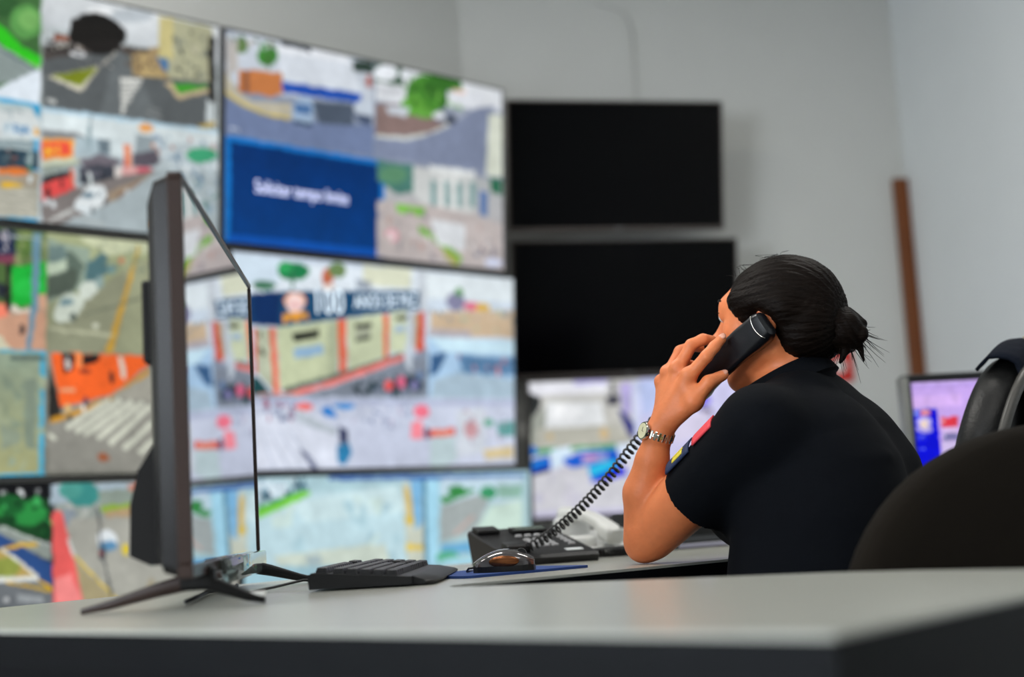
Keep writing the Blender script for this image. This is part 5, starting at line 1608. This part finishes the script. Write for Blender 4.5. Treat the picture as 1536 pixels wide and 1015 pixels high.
def patch(name, t0_, t1_, a0, a1, m, off=0.0022):
    L = np.linalg.norm(HEM + ax * 0.06 - SL)
    Ls = np.linalg.norm(HEM - SL)
    V, F = [], []
    n1, n2 = 8, 8
    for layer in (off, off - 0.003):
        for i in range(n1 + 1):
            t = t0_ + (t1_ - t0_) * i / n1
            for j in range(n2 + 1):
                a = math.radians(a0 + (a1 - a0) * j / n2)
                r = 0.063 + (0.0575 - 0.063) * (t * Ls / L) + layer
                V.append(SL + ax * Ls * t + (q1 * math.cos(a) + q2 * math.sin(a)) * r)
    st = (n1 + 1) * (n2 + 1)
    for i in range(n1):
        for j in range(n2):
            a = i * (n2 + 1) + j
            F.append((a, a + 1, a + n2 + 2, a + n2 + 1))
            F.append((st + a, st + a + n2 + 1, st + a + n2 + 2, st + a + 1))
    rim = [i * (n2 + 1) for i in range(n1 + 1)] + [n1 * (n2 + 1) + j for j in range(1, n2 + 1)] + [i * (n2 + 1) + n2 for i in range(n1 - 1, -1, -1)] + [j for j in range(n2 - 1, 0, -1)]
    for a, c in zip(rim, rim[1:] + rim[:1]):
        F.append((a, c, st + c, st + a))
    return attach(from_np(name, V, F, m))


tag(patch('red_patch', 0.24, 0.52, 58, 88, mat('patch_red', 'd8404a', 0.7)), 'red cloth strip on the sleeve')
tag(patch('navy_patch', 0.58, 0.93, 54, 92, mat('patch_navy', '14274a', 0.7)), 'navy badge on the sleeve')
tag(patch('patch_emblem', 0.67, 0.82, 62, 70, mat('patch_yellow', 'd6c23a', 0.7), 0.0034), 'yellow mark on the sleeve badge')
tag(patch('patch_emblem', 0.67, 0.82, 73, 77, mat('patch_yellow', 'd6c23a', 0.7), 0.0034), 'yellow mark on the sleeve badge')

# ---- trousers and shoes (under the desk)
t_ = Field((0.02, 1.98, 0.0), (0.82, 2.98, 0.62), 0.009)
hipc = A3((0.545, 2.235, 0.56))
lf = unit(A3((-0.55, 0.83, 0)))
ll = unit(A3((-0.83, -0.55, 0)))
for s in (-1, 1):
    h0 = hipc + ll * s * 0.085
    kn_ = h0 + lf * 0.40 + A3((0, 0, -0.02)) + ll * s * 0.03
    an = kn_ + A3((0, 0, -0.44)) + lf * 0.02
    t_.cone(h0, kn_, 0.095, 0.066, 0.03)
    t_.cone(kn_, an, 0.064, 0.045, 0.03)
t_.ell(hipc + A3((0.01, 0, 0.0)), (0.14, 0.17, 0.085), np.stack([lf, ll, hU]), 0.04)
V, F = t_.mesh()
attach(from_np('trousers', V, F, TROU))
for s in (-1, 1):
    p = hipc + ll * s * 0.115 + lf * 0.42
    z_ = Field((p[0] - 0.3, p[1] - 0.2, 0), (p[0] + 0.2, p[1] + 0.35, 0.14), 0.008)
    z_.cone((p[0], p[1], 0.05), (p[0] + lf[0] * 0.15, p[1] + lf[1] * 0.15, 0.035), 0.045, 0.032, 0.03)
    z_.cone((p[0], p[1], 0.05), (p[0], p[1], 0.1), 0.042, 0.036, 0.03)
    V, F = z_.mesh()
    attach(from_np('shoe', V, F, SHOE))

# ---- hair: swept back into a bun
h_ = Field((0.26, 2.12, 0.98), (0.64, 2.46, 1.28), 0.0028)
h_.ell(hp(-0.008, 0, 0.003), (0.097, 0.080, 0.0825), HB, 0.01)
h_.ell(hp(-0.058, 0.0, -0.035), (0.048, 0.062, 0.052), HB, 0.03)
h_.cone(hp(-0.045, 0.035, -0.055), hp(-0.05, -0.035, -0.055), 0.03, 0.03, 0.03)
h_.cone(hp(0.045, 0.060, 0.012), hp(-0.03, 0.066, -0.01), 0.018, 0.022, 0.02)
# clear the face, the ear and the neck
h_.ell(hp(0.115, 0, -0.052), (0.074, 0.12, 0.086), HB, 0.012, sub=True)
h_.ell(hp(0.104, 0, 0.012), (0.034, 0.066, 0.036), HB, 0.012, sub=True)
h_.ell(hp(0.012, 0.092, -0.054), (0.034, 0.04, 0.048), HB, 0.010, sub=True)
h_.ell(hp(0.012, -0.092, -0.054), (0.034, 0.04, 0.048), HB, 0.010, sub=True)
h_.ell(hp(0.02, 0.0, -0.125), (0.07, 0.085, 0.055), HB, 0.012, sub=True)
V, F = h_.mesh()
# comb grooves that run from the forehead to the bun
q = V - hp(-0.09, 0, -0.03)
ph_ = np.arctan2(q @ hL, q @ hU)
al = q @ hF
g = 0.0006 * np.sin(34 * ph_ + 5 * np.sin(al * 18)) + 0.0005 * np.sin(71 * ph_ + 4 * np.sin(al * 31 + 1)) + 0.0004 * np.sin(133 * ph_ + al * 60)
dv = V - Hc
V = V + dv / np.linalg.norm(dv, axis=1)[:, None] * g[:, None]
hair = attach(from_np('hair', V, F, HAIR))
# bun: a knot of rolled locks
BUN = A3((0.531, 2.262, 1.103))
k_ = Field((0.46, 2.17, 1.0), (0.61, 2.36, 1.19), 0.0026)
k_.ell(BUN, (0.032, 0.036, 0.035), k=0.01)
for i in range(9):
    a = i * 0.7
    cc2 = BUN + A3((0.023 * math.cos(a), -0.004, 0.026 * math.sin(a)))
    d2 = A3((0.013 * -math.sin(a), 0.018 * math.cos(a * 1.7), 0.014 * math.cos(a)))
    k_.cone(cc2 - d2, cc2 + d2, 0.0095, 0.0075, 0.004)
k_.cone(hp(-0.085, 0.01, -0.03), BUN, 0.026, 0.02, 0.012)
k_.cone(BUN + A3((0.012, -0.005, 0.02)), BUN + A3((0.008, -0.008, 0.031)), 0.009, 0.006, 0.004)
k_.cone(BUN + A3((0.005, -0.01, -0.02)), BUN + A3((-0.012, -0.012, -0.052)), 0.010, 0.0035, 0.006)
k_.cone(BUN + A3((0.02, -0.004, -0.015)), BUN + A3((0.026, -0.006, -0.052)), 0.008, 0.002, 0.006)
V, F = k_.mesh()
q = V - BUN
g = 0.0008 * np.sin(q[:, 0] * 420 + q[:, 2] * 260 + 3 * np.sin(q[:, 1] * 90))
V = V + q / (np.linalg.norm(q, axis=1)[:, None] + 1e-6) * g[:, None]
attach(from_np('hair_bun', V, F, HAIR))
# loose strands
bm = bmesh.new()
for i in range(44):
    a = rng.uniform(-2.4, 0.6)
    p0 = BUN + A3((0.024 * math.cos(a), rng.uniform(-0.015, 0.01), 0.026 * math.sin(a)))
    d = A3((0.6 * math.cos(a) + rng.uniform(-0.1, 0.3), rng.uniform(-0.2, 0.2), -0.8 + rng.uniform(-0.3, 0.3)))
    L = rng.uniform(0.02, 0.05)
    bend = rng.normal(0, 0.006, 3)
    pts = [p0 + d * L * t + bend * t * t * 2 for t in (0, 0.35, 0.7, 1)]
    bm_tube(bm, pts, [0.0007, 0.0006, 0.0004, 0.0002], 5)
for i in range(26):
    f0 = rng.uniform(-0.02, 0.075)
    l0 = rng.uniform(-0.04, 0.05)
    u0 = 0.0815 * math.sqrt(max(0.05, 1 - (f0 / 0.1) ** 2 - (l0 / 0.082) ** 2))
    p0 = hp(f0, l0, u0)
    pts = [p0 + t * (hF * rng.uniform(-0.02, 0.022) + hL * rng.uniform(-0.015, 0.015)) + hU * (0.010 * math.sin(t * 2.2)) * rng.uniform(0.5, 1.3) for t in (0, 0.4, 0.75, 1)]
    bm_tube(bm, pts, [0.0004, 0.00035, 0.0003, 0.0002], 5)
tag(attach(from_bm('loose_strands', bm, HAIR, None, smooth=True)), kind='stuff')
# eyes, brows, lashes, nails
EYEW = mat('eye_white', 'e6e2de', 0.25)
IRIS = mat('iris_brown', '2a1a10', 0.2)
LIPS = mat('lips', 'a85a50', 0.45)
for s in (-1, 1):
    bm = bmesh.new()
    bmesh.ops.create_uvsphere(bm, u_segments=16, v_segments=10, radius=0.0105, matrix=Matrix.Translation(Vector(hp(0.0855, s * 0.031, -0.006))))
    ey = attach(from_bm('eye', bm, EYEW, None, smooth=True))
    bm = bmesh.new()
    bmesh.ops.create_uvsphere(bm, u_segments=14, v_segments=8, radius=0.0058, matrix=Matrix.Translation(Vector(hp(0.0912, s * 0.031, -0.006))))
    attach(from_bm('iris', bm, IRIS, None, smooth=True))
    bm = bmesh.new()
    bm_tube(bm, [tuple(hp(0.0955, s * 0.014, 0.017)), tuple(hp(0.0945, s * 0.028, 0.021)), tuple(hp(0.084, s * 0.044, 0.018))], [0.0028, 0.0034, 0.0018], 6)
    attach(from_bm('eyebrow', bm, HAIR, None, smooth=True))
    bm = bmesh.new()
    for i in range(9):
        p0 = hp(0.0945 - 0.0009 * i, s * (0.022 + 0.0026 * i), -0.001)
        bm_tube(bm, [tuple(p0), tuple(p0 + hF * 0.006 + hU * 0.001), tuple(p0 + hF * 0.010 + hL * s * 0.002 + hU * 0.004)], [0.0006, 0.0005, 0.0002], 4)
    tag(attach(from_bm('eyelashes', bm, HAIR, None)), kind='stuff')
NAIL = mat('fingernail', 'dc9c84', 0.25, coat=0.3)
for p, q, r, out in ((f2[0], f3[0], fr[0], A3((-0.1, -0.95, 0.35))), (t2, t3, 0.0098, A3((-0.1, -0.85, 0.5)))):
    d = unit(q - p)
    n_ = unit(out - d * (out @ d))
    sdv = np.cross(d, n_)
    M = Matrix(((sdv[0], d[0], n_[0], 0), (sdv[1], d[1], n_[1], 0), (sdv[2], d[2], n_[2], 0), (0, 0, 0, 1)))
    M.translation = Vector(q + n_ * (r - 0.0032) + d * 0.001)
    bm = bmesh.new()
    bmesh.ops.create_uvsphere(bm, u_segments=14, v_segments=8, radius=1)
    bmesh.ops.scale(bm, vec=(0.0052, 0.0068, 0.0022), verts=bm.verts)
    bmesh.ops.transform(bm, matrix=M, verts=bm.verts)
    attach(from_bm('fingernail', bm, NAIL, None, smooth=True))

# ------------------------------------------------------------------ wristwatch
wt = empty('wristwatch', tuple(WR))
tag(wt, 'steel wristwatch with a linked bracelet on her left wrist', 'watch')
STL = mat('watch_steel', 'c8c4bc', 0.18, metal=1.0)
DIAL = mat('watch_dial', 'd8d4b0', 0.35)
wax = unit(fd + A3((0.10, 0.0, 0.0)))
a1 = unit(wside - wax * (wside @ wax))
a2 = np.cross(wax, a1)
WC = -fd * 0.001
lm = None
NL = 22
r1_, r2_ = 0.0252, 0.0198
face_dir = unit(A3((-0.93, -0.3, 0.0)))
ang_face = math.atan2(face_dir @ a2 / 1.0, face_dir @ a1 / 1.0)
for i in range(NL):
    a = 2 * math.pi * i / NL
    if abs((a - ang_face + math.pi) % (2 * math.pi) - math.pi) < 0.30:
        continue
    p = WC + a1 * r1_ * math.cos(a) + a2 * r2_ * math.sin(a)
    tng = unit(-a1 * r1_ * math.sin(a) + a2 * r2_ * math.cos(a))
    nr = np.cross(tng, wax)
    w_ = 0.0145
    lk = np.linalg.norm(-a1 * r1_ * math.sin(a) + a2 * r2_ * math.cos(a)) * 2 * math.pi / NL
    M = Matrix(((tng[0], wax[0], nr[0], p[0]), (tng[1], wax[1], nr[1], p[1]), (tng[2], wax[2], nr[2], p[2]), (0, 0, 0, 1)))
    bm = bmesh.new()
    bm_box(bm, (0, 0, 0), (lk * 0.62, w_, 0.0026), 0.0007, 1)
    bm_box(bm, (lk * 0.5, 0, 0), (lk * 0.5, w_ * 0.42, 0.0024), 0.0006, 1)
    bmesh.ops.transform(bm, matrix=M, verts=bm.verts)
    from_bm('link', bm, STL, wt)
pf = WC + a1 * (r1_ + 0.0005) * math.cos(ang_face) + a2 * (r2_ + 0.0005) * math.sin(ang_face)
nf = unit(a1 * math.cos(ang_face) / r1_ + a2 * math.sin(ang_face) / r2_)
xf = np.cross(wax, nf)
MF = Matrix(((xf[0], wax[0], nf[0], pf[0]), (xf[1], wax[1], nf[1], pf[1]), (xf[2], wax[2], nf[2], pf[2]), (0, 0, 0, 1)))
bm = bmesh.new()
bm_lathe(bm, [(0.011, -0.004), (0.0145, -0.002), (0.015, 0.002), (0.0138, 0.0042), (0.0126, 0.0042)], 28, MF)
from_bm('case', bm, STL, wt, smooth=True, auto=True)
bm = bmesh.new()
bm_lathe(bm, [(0.0124, 0.0040), (0.0124, 0.0046)], 28, MF)
from_bm('dial', bm, DIAL, wt)
bm = bmesh.new()
bm_box(bm, (0.0, 0.003, 0.0049), (0.0008, 0.007, 0.0003))
bm_box(bm, (0.002, 0, 0.0049), (0.005, 0.0008, 0.0003))
bmesh.ops.transform(bm, matrix=MF, verts=bm.verts)
from_bm('hands', bm, BEZ, wt)

# ------------------------------------------------------------------ lifted telephone handset
EAR = A3((0.3865, 2.2305, 1.1065))
MOU = A3((0.304, 2.326, 1.037))
hA = unit(MOU - EAR)
hN = unit(hL - hA * (hL @ hA))           # outwards, away from the head
hW = np.cross(hA, hN)
hset = empty('phone_handset', tuple(EAR))
tag(hset, 'black telephone handset held against her left ear', 'handset')
HSM = mat('handset_black', '111216', 0.28, bump=0.02, bscale=400)
bm = bmesh.new()
rings = []
for t, w, h_t, o_ in ((-0.022, 0.030, 0.012, -0.004), (-0.019, 0.042, 0.026, -0.005), (-0.008, 0.050, 0.034, -0.007), (0.015, 0.051, 0.034, -0.007), (0.034, 0.049, 0.024, 0.0), (0.06, 0.047, 0.021, 0.002), (0.10, 0.046, 0.021, 0.002),
                      (0.13, 0.047, 0.024, 0.0), (0.148, 0.048, 0.032, -0.006), (0.172, 0.046, 0.032, -0.007), (0.183, 0.038, 0.024, -0.006), (0.186, 0.026, 0.012, -0.005)):
    rings.append([tuple(hA * t + hW * a + hN * (c + o_)) for a, c in rrect(w, h_t, min(w, h_t) * 0.36, 4)])
bm_loft(bm, rings)
from_bm('shell', bm, HSM, hset, smooth=True, auto=True)
bm = bmesh.new()
arc = []
for k in range(9):
    a = -0.0215 + 0.043 * k / 8
    arc.append(tuple(hA * (-0.004 + 0.006 * (a / 0.0215) ** 2 * -1) + hW * a + hN * (0.0105 - 0.0022 * (a / 0.0215) ** 4)))
bm_tube(bm, arc, 0.0007, 6)
from_bm('seam_trim', bm, STL, hset, smooth=True)
